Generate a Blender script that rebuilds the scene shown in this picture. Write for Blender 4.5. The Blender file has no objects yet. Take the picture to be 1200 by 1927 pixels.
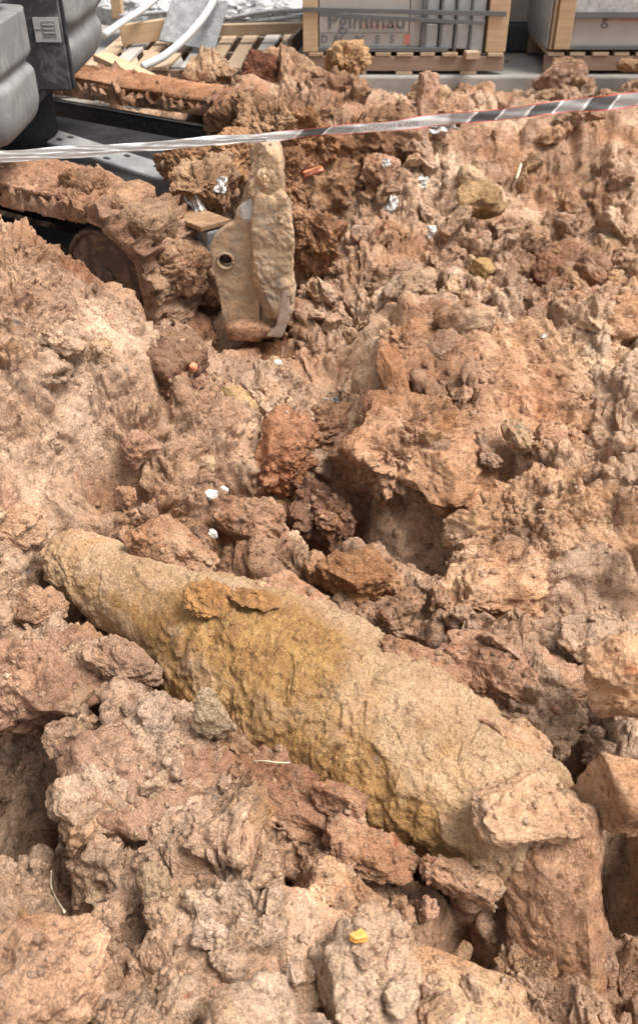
import bpy, bmesh, math, random
import numpy as np
from mathutils import Vector, Matrix, Euler

# ------------------------------------------------------------------ camera, sky, sun, exposure
S = bpy.context.scene
C = S.collection
R = math.radians
PITCH, CAMZ, FPX = R(38), 1.6, 1669.0
cd = bpy.data.cameras.new('camera')
cam = bpy.data.objects.new('camera', cd); C.objects.link(cam)
cam.location = (0, 0, CAMZ); cam.rotation_euler = (R(90) - PITCH, 0, 0)
cd.sensor_fit = 'VERTICAL'; cd.sensor_height = 24; cd.lens = 24 * FPX / 1927
cd.clip_start = .02; cd.clip_end = 1500
cd.dof.use_dof = True; cd.dof.focus_distance = 1.95; cd.dof.aperture_fstop = 4.0
S.camera = cam
world = bpy.data.worlds.new('World'); S.world = world; world.use_nodes = True
wn = world.node_tree; wn.nodes.clear()
sky = wn.nodes.new('ShaderNodeTexSky'); sky.sky_type = 'NISHITA'; sky.sun_disc = False
SUN_EL, SUN_ROT = R(64), R(105)
sky.sun_elevation = SUN_EL; sky.sun_rotation = SUN_ROT
sky.air_density = 1.0; sky.dust_density = 4.0; sky.ozone_density = 1.0
hs = wn.nodes.new('ShaderNodeHueSaturation'); hs.inputs['Saturation'].default_value = .10
bg = wn.nodes.new('ShaderNodeBackground'); bg.inputs['Strength'].default_value = .062
wo = wn.nodes.new('ShaderNodeOutputWorld')
wn.links.new(sky.outputs[0], hs.inputs['Color']); wn.links.new(hs.outputs[0], bg.inputs[0]); wn.links.new(bg.outputs[0], wo.inputs[0])
sl = bpy.data.lights.new('sun', 'SUN'); sl.energy = 1.5; sl.angle = R(30); sl.color = (1, .94, .86)
so = bpy.data.objects.new('sun', sl); C.objects.link(so)
so.rotation_euler = (R(90) - SUN_EL, 0, math.pi - SUN_ROT)      # light comes from the same side as the sky's sun
S.view_settings.view_transform = 'Standard'; S.view_settings.look = 'None'
S.view_settings.gamma = 1; S.view_settings.use_curve_mapping = False
S.view_settings.exposure = 1.86
S.cycles.diffuse_bounces = 2

# ------------------------------------------------------------------ helpers: placing
def dep(py): return PITCH + math.atan((py - 963.5) / FPX)
def atz(px, py, z):                      # point of height z
    y = (CAMZ - z) / math.tan(dep(py)); d = y * math.cos(PITCH) + (CAMZ - z) * math.sin(PITCH)
    return Vector(((px - 600) / FPX * d, y, z))
def aty(px, py, y):                      # point at distance y
    z = CAMZ - y * math.tan(dep(py)); d = y * math.cos(PITCH) + (CAMZ - z) * math.sin(PITCH)
    return Vector(((px - 600) / FPX * d, y, z))
def pxm(px_, v):                         # pixels -> metres at a point
    return px_ / FPX * (v.y * math.cos(PITCH) + (CAMZ - v.z) * math.sin(PITCH))

# ------------------------------------------------------------------ helpers: noise
rs = np.random.RandomState(7)
PERM = rs.permutation(256).astype(np.int32); PERM = np.concatenate([PERM, PERM, PERM])
GR = rs.normal(size=(256, 3)).astype(np.float32); GR /= np.linalg.norm(GR, axis=1)[:, None]
RN = rs.rand(256, 4).astype(np.float32)
def perlin(p):
    i = np.floor(p).astype(np.int32); f = (p - i).astype(np.float32); i &= 255
    u = f * f * f * (f * (f * 6 - 15) + 10)
    out = 0
    for a in (0, 1):
        wa = u[:, 0] if a else 1 - u[:, 0]
        ha = PERM[i[:, 0] + a]
        for b in (0, 1):
            wb = wa * (u[:, 1] if b else 1 - u[:, 1])
            hb = PERM[ha + i[:, 1] + b & 255]
            for c in (0, 1):
                g = GR[PERM[(hb + i[:, 2] + c) & 255]]
                w = wb * (u[:, 2] if c else 1 - u[:, 2])
                out = out + w * (g[:, 0] * (f[:, 0] - a) + g[:, 1] * (f[:, 1] - b) + g[:, 2] * (f[:, 2] - c))
    return out * 1.6
def fbm(p, octs=4, gain=.5, kind=0):
    s, a, q = 0, 1.0, p
    for k in range(octs):
        n = perlin(q + 13.7 * k)
        if kind == 1: n = 1 - 2 * np.abs(n)          # ridged
        if kind == 2: n = 2 * np.abs(n) - .6         # billow
        s = s + a * n; a *= gain; q = q * 2.07
    return s
def worley(p):                                       # 3D, 2x2x2 neighbourhood: F1, F2, cell random
    i = np.floor(p - .5).astype(np.int32)
    f1 = np.full(len(p), 9., np.float32); f2 = f1.copy(); cr = np.zeros(len(p), np.float32)
    for a in (0, 1):
        for b in (0, 1):
            for c in (0, 1):
                j0, j1, j2 = i[:, 0] + a, i[:, 1] + b, i[:, 2] + c
                h = PERM[(PERM[(PERM[j0 & 255] + j1) & 255] + j2) & 255]
                r = RN[h]
                d = (j0 + .15 + .7 * r[:, 0] - p[:, 0]) ** 2 + (j1 + .15 + .7 * r[:, 1] - p[:, 1]) ** 2 + (j2 + .15 + .7 * r[:, 2] - p[:, 2]) ** 2
                m = d < f1
                f2 = np.where(m, f1, np.minimum(f2, d)); cr = np.where(m, r[:, 3], cr); f1 = np.where(m, d, f1)
    return np.sqrt(f1), np.sqrt(f2), cr
def sstep(a, b, x): t = np.clip((x - a) / (b - a), 0, 1); return t * t * (3 - 2 * t)

def clay_relief(p, rough=1.0, res=.003, seed=0.0, big=1.0):
    """height in metres of crumbly clay relief at points p (metres); res = mesh spacing"""
    q = p + seed
    w = np.stack([perlin(q * 7), perlin(q * 7 + 31), perlin(q * 7 + 57)], 1) * .035
    mask = sstep(-.42, .0, perlin(q * 2.6 + 5))                     # crumbly here, smeared there
    m2 = (.16 + .84 * mask)
    d = .036 * big * fbm(q * 4.5, 2, .5)
    qq = q + w
    d += .030 * (fbm(qq * 9, 2, .6, 2)) * (.45 + .55 * mask)
    octs = 2 if res > .012 else 3 if res > .006 else 4
    d += .0140 * fbm(qq * 33, octs, .46, 2) * m2
    d -= .022 * sstep(.30, .75, perlin(qq * 13 + 3)) * mask           # holes and torn pockets
    f1, f2, cr = worley((q + w * .8) * np.array([19, 19, 24]))
    d += (.030 * (cr - .3)) * sstep(0, .30, f2 - f1) * (.10 + .9 * mask * sstep(-.2, .3, perlin(q * 5 + 71)))
    if res < .010:
        f1, f2, cr = worley((q + w * .5) * 58)
        d += (.012 * (cr - .3) * sstep(0, .3, f2 - f1) + .005 * (.55 - f1)) * m2 * sstep(-.3, .25, perlin(q * 11 + 23))
    if res < .007:
        d += .0018 * perlin(q * 170) * (.4 + .6 * mask)
    return (d * rough).astype(np.float32)

# ------------------------------------------------------------------ helpers: objects
def link(name, me, mat=None, parent=None, loc=None, rot=None):
    o = bpy.data.objects.new(name, me); C.objects.link(o)
    if me is not None and mat is not None and len(me.materials) == 0: me.materials.append(mat)
    if parent: o.parent = parent
    if loc is not None: o.location = loc
    if rot is not None: o.rotation_euler = rot
    return o
def tag(o, label=None, cat=None, group=None, kind=None):
    for k, v in (('label', label), ('category', cat), ('group', group), ('kind', kind)):
        if v: o[k] = v
    return o
def thing(name, label, cat, loc=(0, 0, 0), rz=0, group=None, rot=None):
    o = bpy.data.objects.new(name, None); C.objects.link(o); o.location = loc
    o.rotation_euler = rot if rot else (0, 0, rz); o.empty_display_size = .1
    return tag(o, label, cat, group)
def npmesh(name, co, faces, smooth=True):
    me = bpy.data.meshes.new(name); n = faces.shape[1]
    me.vertices.add(len(co)); me.vertices.foreach_set('co', np.ascontiguousarray(co, np.float32).ravel())
    me.loops.add(faces.size); me.loops.foreach_set('vertex_index', faces.astype(np.int32).ravel())
    me.polygons.add(len(faces)); me.polygons.foreach_set('loop_start', np.arange(0, faces.size, n, dtype=np.int32))
    me.polygons.foreach_set('loop_total', np.full(len(faces), n, np.int32))
    me.polygons.foreach_set('use_smooth', np.full(len(faces), smooth, bool))
    me.update(calc_edges=True); return me
def bm_mesh(name, bm, smooth=False):
    me = bpy.data.meshes.new(name); bm.to_mesh(me); bm.free()
    for p in me.polygons: p.use_smooth = smooth
    return me
def box_me(name, sx, sy, sz, bev=.004, seg=2, smooth=False):
    bm = bmesh.new(); bmesh.ops.create_cube(bm, size=1); bmesh.ops.scale(bm, vec=(sx, sy, sz), verts=bm.verts)
    if bev: bmesh.ops.bevel(bm, geom=bm.edges[:], offset=bev, segments=seg, affect='EDGES', profile=.5)
    return bm_mesh(name, bm, smooth)
def box(name, size, loc, mat, parent=None, rot=(0, 0, 0), bev=.004, seg=2):
    return link(name, box_me(name, *size, bev=bev, seg=seg), mat, parent, loc, rot)
def tube_me(name, pts, r, n=10):
    pts = [Vector(p) for p in pts]; vs, fs = [], []
    up = Vector((0, 0, 1))
    for k, p in enumerate(pts):
        t = (pts[min(k + 1, len(pts) - 1)] - pts[max(k - 1, 0)]).normalized()
        a = t.cross(up if abs(t.z) < .95 else Vector((1, 0, 0))).normalized(); b = t.cross(a)
        rr = r[k] if isinstance(r, (list, tuple)) else r
        for j in range(n):
            an = 2 * math.pi * j / n; vs.append(p + rr * (math.cos(an) * a + math.sin(an) * b))
    for k in range(len(pts) - 1):
        for j in range(n):
            fs.append((k * n + j, k * n + (j + 1) % n, (k + 1) * n + (j + 1) % n, (k + 1) * n + j))
    fs.append(tuple(range(n))[::-1]); fs.append(tuple((len(pts) - 1) * n + j for j in range(n)))
    me = bpy.data.meshes.new(name); me.from_pydata([tuple(v) for v in vs], [], fs); me.update()
    for p in me.polygons: p.use_smooth = True
    return me
def spline(cp, n=24):                                  # Catmull-Rom through control points
    cp = [Vector(c) for c in cp]; cp = [2 * cp[0] - cp[1]] + cp + [2 * cp[-1] - cp[-2]]; out = []
    for k in range(1, len(cp) - 2):
        p0, p1, p2, p3 = cp[k - 1:k + 3]
        for j in range(n):
            t = j / n
            out.append(.5 * ((2 * p1) + (p2 - p0) * t + (2 * p0 - 5 * p1 + 4 * p2 - p3) * t * t + (3 * p1 - p0 - 3 * p2 + p3) * t ** 3))
    out.append(cp[-2]); return out
def prism_me(name, poly, th, bev=.003, hole=None, sub=0):
    """polygon in local XZ, extruded along Y by th (centred); hole = (x, z, r)"""
    bm = bmesh.new(); vs = [bm.verts.new((x, -th / 2, z)) for x, z in poly]
    if hole:
        hx, hz, hr = hole; n = 20
        es = [bm.edges.new((vs[k], vs[(k + 1) % len(vs)])) for k in range(len(vs))]
        hv = [bm.verts.new((hx + hr * math.cos(2 * math.pi * k / n), -th / 2, hz + hr * math.sin(2 * math.pi * k / n))) for k in range(n)]
        es += [bm.edges.new((hv[k], hv[(k + 1) % n])) for k in range(n)]
        bmesh.ops.triangle_fill(bm, use_beauty=True, edges=es)
    else: bm.faces.new(vs)
    g = bmesh.ops.extrude_face_region(bm, geom=bm.faces[:])
    bmesh.ops.translate(bm, vec=(0, th, 0), verts=[v for v in g['geom'] if isinstance(v, bmesh.types.BMVert)])
    bmesh.ops.recalc_face_normals(bm, faces=bm.faces[:])
    if bev and not hole: bmesh.ops.bevel(bm, geom=bm.edges[:], offset=bev, segments=2, affect='EDGES')
    return bm_mesh(name, bm)
ICO = {}
def ico(sub):
    sub = min(sub + 1, 7)
    if sub not in ICO:
        bm = bmesh.new(); bmesh.ops.create_icosphere(bm, subdivisions=sub, radius=1)
        v = np.array([x.co[:] for x in bm.verts], np.float32); f = np.array([[a.index for a in x.verts] for x in bm.faces], np.int32)
        bm.free(); v /= np.linalg.norm(v, axis=1)[:, None]; ICO[sub] = (v, f)
    return ICO[sub]

# ------------------------------------------------------------------ materials
def mat(name):
    m = bpy.data.materials.new(name); m.use_nodes = True; nt = m.node_tree
    return m, nt, nt.nodes['Principled BSDF']
def N(nt, t, **kw):
    n = nt.nodes.new('ShaderNode' + t)
    for k, v in kw.items():
        if k in n.inputs: n.inputs[k].default_value = v
        else: setattr(n, k, v)
    return n
def noise(nt, vec, scale, detail=4, rough=.55, dist=0.0):
    n = N(nt, 'TexNoise', Scale=scale, Detail=detail, Roughness=rough, Distortion=dist); nt.links.new(vec, n.inputs['Vector']); return n.outputs[0]
def ramp(nt, fac, stops):
    r = N(nt, 'ValToRGB'); e = r.color_ramp.elements
    while len(e) < len(stops): e.new(.5)
    for k, (p, c) in enumerate(stops):
        e[k].position = p; e[k].color = (c, c, c, 1) if isinstance(c, (int, float)) else (*c, 1)
    nt.links.new(fac, r.inputs[0]); return r.outputs[0]
def mix(nt, fac, a, b, bt='MIX'):
    m = N(nt, 'MixRGB', blend_type=bt)
    for k, v in ((0, fac), (1, a), (2, b)):
        if isinstance(v, (int, float)): m.inputs[k].default_value = v
        elif isinstance(v, tuple): m.inputs[k].default_value = (*v, 1)
        else: nt.links.new(v, m.inputs[k])
    return m.outputs[0]
def bump(nt, pb, h, dist, strength=1.0, prev=None):
    b = N(nt, 'Bump', Strength=strength, Distance=dist); nt.links.new(h, b.inputs['Height'])
    if prev is not None: nt.links.new(prev, b.inputs['Normal'])
    nt.links.new(b.outputs[0], pb.inputs['Normal']); return b.outputs[0]

def grains(nt, pb, v, amt=1.0):
    w = N(nt, 'TexNoise', Scale=60.0, Detail=3.0); nt.links.new(v, w.inputs['Vector'])
    sc = N(nt, 'VectorMath', operation='SCALE'); sc.inputs['Scale'].default_value = .012; nt.links.new(w.outputs['Color'], sc.inputs[0])
    ad = N(nt, 'VectorMath', operation='ADD'); nt.links.new(v, ad.inputs[0]); nt.links.new(sc.outputs[0], ad.inputs[1])
    def vor(scale):
        x = N(nt, 'TexVoronoi', Scale=scale, Randomness=1.0); nt.links.new(ad.outputs[0], x.inputs['Vector']); return ramp(nt, x.outputs['Distance'], [(0, 1), (.75, 0)])
    m1 = ramp(nt, noise(nt, v, 9, 3, .6), [(.38, .25), (.55, 1)])
    g = mix(nt, 1.0, vor(105.0), m1, 'MULTIPLY')
    b1 = bump(nt, pb, mix(nt, 1.0, noise(nt, v, 70, 8, .8, .4), ramp(nt, noise(nt, v, 3.7, 3, .5), [(.36, .3), (.50, 1)]), 'MULTIPLY'), .017 * amt, 1.0)
    b2 = bump(nt, pb, g, .006 * amt, 1.0, b1)
    b3 = bump(nt, pb, vor(240.0), .0026 * amt, 1.0, b2)
    bump(nt, pb, noise(nt, v, 520, 3, .8), .0018 * amt, 1.0, b3)
def clay_material(name, mid, pale, dark, ochre=.38, spots=True, rough=.92):
    m, nt, pb = mat(name)
    geo = N(nt, 'NewGeometry').outputs['Position']; oi = N(nt, 'ObjectInfo')
    v = geo
    c = mix(nt, ramp(nt, noise(nt, v, 2.6, 5, .6), [(.36, 0), (.64, 1)]), mid, pale)
    c = mix(nt, ramp(nt, noise(nt, v, 11, 6, .7, .4), [(.52, 0), (.68, .75)]), c, pale)
    c = mix(nt, ramp(nt, noise(nt, v, 6.3, 6, .72, .6), [(.30, .85), (.45, 0)]), c, dark)
    c = mix(nt, ramp(nt, noise(nt, v, 48, 4, .7), [(.33, .7), (.46, 0)]), c, dark)
    c = mix(nt, ramp(nt, noise(nt, v, 4.1, 5, .65, .8), [(.60, 0), (.72, ochre)]), c, (.50, .27, .075))
    c = mix(nt, ramp(nt, noise(nt, v, 9.7, 5, .65, 1.0), [(.63, 0), (.72, .55)]), c, (.42, .13, .07))
    c = mix(nt, ramp(nt, noise(nt, v, 7.9, 5, .7, 1.4), [(.655, 0), (.72, .7)]), c, (.33, .31, .29))
    if spots: c = mix(nt, ramp(nt, noise(nt, v, 85, 3, .6), [(.66, 0), (.74, .7)]), c, (.72, .62, .50))
    c = mix(nt, 1.0, c, ramp(nt, noise(nt, v, 230, 5, .8), [(.30, .55), (.5, .98), (.70, 1.28)]), 'MULTIPLY')
    c = mix(nt, 1.0, c, ramp(nt, noise(nt, v, 1.7, 4, .6, .5), [(.36, (.66, .60, .58)), (.58, (1.06, 1.05, 1.04))]), 'MULTIPLY')
    c = mix(nt, 1.0, c, ramp(nt, noise(nt, v, 33, 6, .75), [(.32, .72), (.6, 1.12)]), 'MULTIPLY')
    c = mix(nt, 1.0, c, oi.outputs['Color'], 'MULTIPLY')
    hv = N(nt, 'HueSaturation', Saturation=1.10); hv.inputs['Value'].default_value = 1
    nt.links.new(c, hv.inputs['Color']); nt.links.new(hv.outputs[0], pb.inputs['Base Color'])
    pb.inputs['Roughness'].default_value = rough; pb.inputs['Specular IOR Level'].default_value = .25
    grains(nt, pb, v)
    return m
M = {}
M['clay'] = clay_material('clay', (.49, .29, .187), (.77, .565, .42), (.13, .068, .044))
M['clay_far'] = clay_material('clay_heap', (.42, .26, .165), (.64, .465, .33), (.14, .07, .046))
M['clay_dark'] = clay_material('dark_clay', (.16, .10, .075), (.28, .17, .12), (.07, .05, .04), .3)  # also paints the shade at the bottom of the central hole
M['clay_red'] = clay_material('red_clay', (.36, .15, .085), (.45, .23, .14), (.15, .075, .05), .4)
M['stone'] = clay_material('pale_stone', (.56, .40, .26), (.70, .54, .37), (.32, .22, .14), .3, False, .85)

def simple(name, col, rough=.6, metal=0.0, var=.25, scale=8, dirt=None, dirt_amt=.5, bumpd=.0015, bscale=60, spec=.4):
    m, nt, pb = mat(name); v = N(nt, 'TexCoord').outputs['Object']
    geo = N(nt, 'NewGeometry').outputs['Position']
    a = tuple(x * (1 - var) for x in col); b = tuple(min(1, x * (1 + var)) for x in col)
    c = mix(nt, ramp(nt, noise(nt, geo, scale, 5, .65), [(.3, 0), (.7, 1)]), a, b)
    if dirt: c = mix(nt, ramp(nt, noise(nt, geo, scale * 1.7, 6, .75, .5), [(.60 - .25 * dirt_amt, 0), (.74 - .15 * dirt_amt, .9)]), c, dirt)
    nt.links.new(c, pb.inputs['Base Color']); pb.inputs['Roughness'].default_value = rough; pb.inputs['Metallic'].default_value = metal
    pb.inputs['Specular IOR Level'].default_value = spec
    if bumpd: bump(nt, pb, noise(nt, geo, bscale, 5, .7), bumpd, .8)
    return m
MUD = (.42, .27, .18)
M['grey_paint'] = simple('dusty_grey_paint', (.165, .165, .167), .65, 0, .18, 5, (.26, .257, .25), .6, .0008, 90)
M['dark_paint'] = simple('dark_grey_paint', (.05, .05, .052), .5, 0, .2, 6, (.2, .2, .2), .5, .0006, 90)
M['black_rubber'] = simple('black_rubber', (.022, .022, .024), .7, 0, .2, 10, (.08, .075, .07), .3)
M['steel'] = simple('bare_grey_steel', (.20, .205, .21), .6, .2, .2, 7, (.45, .40, .35), .4, .0008, 120)
M['steel_dark'] = simple('dark_oily_steel', (.022, .022, .023), .75, 0, .3, 7, (.045, .038, .034), .3, .001, 90, .08)
M['mud_steel'] = simple('mud_coated_yellow_steel', (.42, .285, .175), .9, 0, .28, 11, (.26, .22, .18), .5, .012, 34)
M['idler'] = simple('muddy_brown_steel', (.08, .052, .042), .6, .1, .3, 8, (.26, .16, .11), .5, .001, 90)
M['white_smear'] = simple('white_smear', (.55, .52, .48), .6, 0, .1, 30, (.5, .42, .33), .3)
M['white_plastic'] = simple('white_plastic', (.52, .52, .52), .35, 0, .05, 20, (.55, .53, .5), .2, .0004)
M['white_wrap'] = simple('white_wrapped_board', (.36, .36, .362), .45, 0, .15, 22, (.35, .35, .36), .35, .004, 40)
M['strap'] = simple('grey_strap', (.115, .118, .123), .45, 0, .1, 10, None, 0, .0003)
M['foil'] = simple('crumpled_white_litter', (.55, .54, .53), .4, 0, .1, 40, (.34, .25, .18), .6, .002, 90)
M['grey_sheet'] = simple('grey_weathered_sheet', (.19, .193, .197), .6, 0, .3, 16, (.34, .34, .34), .4, .002, 50)
M['brick'] = simple('orange_brick', (.55, .20, .10), .85, 0, .15, 30, (.5, .35, .25), .3, .002, 90)
M['ochre'] = simple('ochre_pebble', (.62, .30, .07), .6, 0, .2, 40, (.5, .35, .2), .3, .001, 90)
M['straw'] = simple('dry_straw', (.60, .50, .36), .7, 0, .1, 40)
M['black_box'] = simple('black_plastic_crate', (.05, .052, .056), .5, 0, .2, 10)
def concrete():
    m, nt, pb = mat('concrete'); v = N(nt, 'NewGeometry').outputs['Position']
    c = mix(nt, ramp(nt, noise(nt, v, 1.6, 6, .65), [(.35, 0), (.65, 1)]), (.20, .185, .17), (.34, .325, .305))
    c = mix(nt, ramp(nt, noise(nt, v, 3.4, 6, .7, .5), [(.55, 0), (.68, .7)]), c, (.40, .29, .21))
    c = mix(nt, ramp(nt, noise(nt, v, 30, 4, .7), [(.3, .4), (.45, 0)]), c, (.2, .19, .18))
    nt.links.new(c, pb.inputs['Base Color']); pb.inputs['Roughness'].default_value = .85
    bump(nt, pb, noise(nt, v, 60, 6, .7), .004, .7); return m
M['concrete'] = concrete()
def wood(name, a, b, dirt=.3):
    m, nt, pb = mat(name); tc = N(nt, 'TexCoord').outputs['Object']; oi = N(nt, 'ObjectInfo').outputs['Random']
    mp = N(nt, 'Mapping'); mp.inputs['Scale'].default_value = (1.6, 22, 22); nt.links.new(tc, mp.inputs[0])
    cx = N(nt, 'CombineXYZ'); 
    mm = N(nt, 'Math', operation='MULTIPLY'); mm.inputs[1].default_value = 37; nt.links.new(oi, mm.inputs[0]); nt.links.new(mm.outputs[0], cx.inputs[0]); nt.links.new(mm.outputs[0], cx.inputs[1])
    ad = N(nt, 'VectorMath', operation='ADD'); nt.links.new(mp.outputs[0], ad.inputs[0]); nt.links.new(cx.outputs[0], ad.inputs[1])
    g = noise(nt, ad.outputs[0], 2.2, 5, .65, .6)
    c = mix(nt, ramp(nt, g, [(.3, 0), (.7, 1)]), a, b)
    geo = N(nt, 'NewGeometry').outputs['Position']
    c = mix(nt, ramp(nt, noise(nt, geo, 9, 5, .7), [(.5, 0), (.7, dirt)]), c, (.30, .19, .12))
    tint = ramp(nt, oi, [(0, (.78, .76, .74)), (1, (1.0, 1.0, 1.0))]); c = mix(nt, 1.0, c, tint, 'MULTIPLY')
    nt.links.new(c, pb.inputs['Base Color']); pb.inputs['Roughness'].default_value = .75
    bump(nt, pb, g, .002, .7); return m
M['wood'] = wood('pallet_wood', (.38, .26, .16), (.52, .39, .27))
M['wood_yellow'] = wood('yellow_plank_wood', (.44, .29, .165), (.58, .41, .26), .2)
M['wood_pale'] = wood('whitewashed_wood', (.42, .39, .36), (.54, .51, .48), .3)
M['wood_brown'] = wood('stained_brown_wood', (.24, .155, .115), (.33, .23, .175), .4)

# ------------------------------------------------------------------ terrain
CP = [  # px, py, height: ridges, slopes and pits of the dug ground
 (60,1900,.40),(0,1750,.30),(130,1740,-.02),(215,1860,.10),(330,1780,.24),(500,1850,.24),(650,1760,.24),(820,1830,.18),(900,1900,.14),(1150,1900,.02),(1180,1760,.02),(1000,1820,.08),
 (100,1230,.24),(60,1330,.20),(40,1440,-.12),(20,1530,-.18),(60,1600,-.05),(170,1440,.16),(300,1340,.20),(300,1500,.26),(480,1500,.20),(480,1620,.22),(250,1640,.20),(640,1600,.16),(700,1680,.22),(850,1690,.10),(880,1740,.02),(380,1700,.16),(100,1650,.05),
 (60,1060,.20),(100,1130,.12),(250,1150,-.02),(400,1250,-.05),(600,1350,-.08),(800,1450,-.08),(950,1550,-.08),(330,1060,.10),(500,1130,.06),(760,1250,.06),(950,1400,.10),
 (0,395,.68),(60,440,.63),(110,480,.58),(180,540,.50),(250,600,.43),(310,650,.34),(360,690,.27),(410,760,.16),(100,600,.54),(30,600,.58),(100,720,.46),(230,700,.40),(20,820,.36),(180,830,.32),(300,800,.24),(100,920,.16),(220,910,.12),(330,930,.16),(0,960,.16),
 (450,740,.16),(540,760,.12),(620,760,.10),(420,850,.10),(480,840,.10),(400,980,.18),(470,960,.22),(520,1060,.14),(590,960,-.12),(610,1040,-.18),(570,880,.06),(620,880,-.16),
 (700,610,.34),(760,590,.36),(850,600,.36),(950,600,.34),(1060,560,.38),(1160,545,.42),(700,720,.20),(680,800,.12),(700,900,.10),(720,980,.14),(800,760,.24),(830,860,.20),(860,960,.18),(780,1060,-.14),(800,1120,-.12),(900,1000,.18),
 (950,720,.28),(1100,700,.32),(1190,700,.34),(980,820,.02),(1020,860,.02),(1100,860,.24),(1180,880,.28),(1000,980,.24),(1120,1000,.28),(1190,1080,.30),(900,1120,.16),(1000,1150,.20),(820,1200,.12),(900,1260,.14),(1040,1260,.20),(1180,1220,.30),(1190,1330,.26),(1080,1330,.18),(1090,1405,-.08),(1190,1450,.28),(1140,1480,.15),(1190,1590,.10),(1150,1660,-.22),(1190,1700,-.10),
 (350,640,.0),(420,680,.0),(520,680,.02),(600,680,.05),(640,620,.08),(580,560,.14),(680,540,.16),(780,560,.10),(560,470,.20),(640,480,.22),(740,470,.22),(860,500,.18),(900,540,.16),(1000,520,.18),(1090,520,.06),(1170,500,.04),(1030,440,.14),(1120,430,.12),
 (580,420,.10),(640,380,.30),(740,380,.32),(820,400,.26),(620,300,.40),(720,300,.40),(860,330,.32),(960,350,.26),(960,270,.38),(1080,300,.34),(1180,340,.28),(1000,225,.44),(1100,215,.46),(1190,205,.48),(900,225,.40),(830,180,.52),(780,200,.46),
 (640,235,.46),(560,240,.45),(620,150,.60),(560,160,.55),(480,160,.58),(420,190,.50),(420,250,.42),(470,320,.36),(340,300,.28),(360,370,.26),(330,420,.10),(400,540,.02),
]
WP = [ # world points for ground nobody sees behind the ridges
 (-1.0,3.0,.02),(-.7,3.2,.0),(-1.5,3.0,.15),(-.3,3.3,.02),(-1.2,3.6,.0),(-1.6,3.9,.0),(-.8,4.1,.02),(-1.4,4.8,.02),(-1.1,4.5,.0),(-2.4,4.5,.1),(-2.2,3.2,.3),(-2.2,2.2,.6),(-1.6,2.3,.65),(-1.6,1.2,.4),(-1.2,.5,.35),
 (1.2,.5,.2),(1.6,1.5,.35),(2.2,2.5,.4),(2.6,3.5,.4),(2.8,5.2,.45),(-.5,.2,.4),(.5,.2,.25),(-2.5,5.4,.3),(-1.5,5.4,.33),(-.6,5.4,.4),(.5,5.35,.40),(1.5,5.35,.40),(0,5.5,.45),
]
cpw = np.array([atz(*c)[:] for c in CP] + WP, np.float64)
def _fit():
    P = cpw[:, :2]; D = np.linalg.norm(P[:, None] - P[None], axis=2); n = len(P)
    A = np.zeros((n + 3, n + 3)); A[:n, :n] = -D - np.eye(n) * .02; A[:n, n] = 1; A[:n, n + 1:] = P; A[n, :n] = 1; A[n + 1:, :n] = P.T
    A[:n, :n] = -D + np.eye(n) * .08
    return np.linalg.solve(A, np.concatenate([cpw[:, 2], [0, 0, 0]]))
_w = _fit()
def macro(x, y):
    h = _w[-3] + _w[-2] * x + _w[-1] * y
    for (px_, py_, _), w in zip(cpw, _w[:-3]): h = h - w * np.sqrt((x - px_) ** 2 + (y - py_) ** 2 + 1e-4)
    return h
BOMB_A, BOMB_B = atz(100, 1030, .13), atz(1015, 1580, .10)       # tail and thick end of the shell's axis
PITS = [(622,985,-.05,60,.45),(600,1050,-.05,60,.3),(800,1060,-.05,48,.42),(985,815,.1,60,.4),(1020,865,.1,45,.25),(1092,1405,.1,45,.3),(20,1530,0,85,.5),(60,1430,0,55,.3),(1155,1640,0,70,.4),(1170,1560,0,35,.3),
 (205,905,.15,60,.2),(150,1745,.1,60,.2),(700,1010,0,40,.2),(590,430,.2,70,.2),(440,905,.08,35,.16),(880,1130,.1,60,.15),(1190,540,.1,60,.15),(780,545,.12,35,.2),(1000,440,.2,20,.1),(250,1560,.2,25,.1),(890,1745,.1,45,.2),(690,1650,.2,30,.1),(380,500,.1,50,.2),(1110,320,.3,25,.1)]
PITW = [(atz(a, b, c).x, atz(a, b, c).y, pxm(r, atz(a, b, c)), d) for a, b, c, r, d in PITS]
def pit_at(x, y):
    s_ = 0 * x
    wx = .03 * perlin(np.stack([x * 9, y * 9, 0 * x], 1)); wy = .03 * perlin(np.stack([x * 9, y * 9, 0 * x + 7], 1))
    for a, b, r, d in PITW: s_ = s_ + 1.35 * d * np.exp(-((((x + wx - a) ** 2 + ((y + wy - b) / 1.1) ** 2) / (r * r)) ** 1.15))
    return s_
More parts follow.
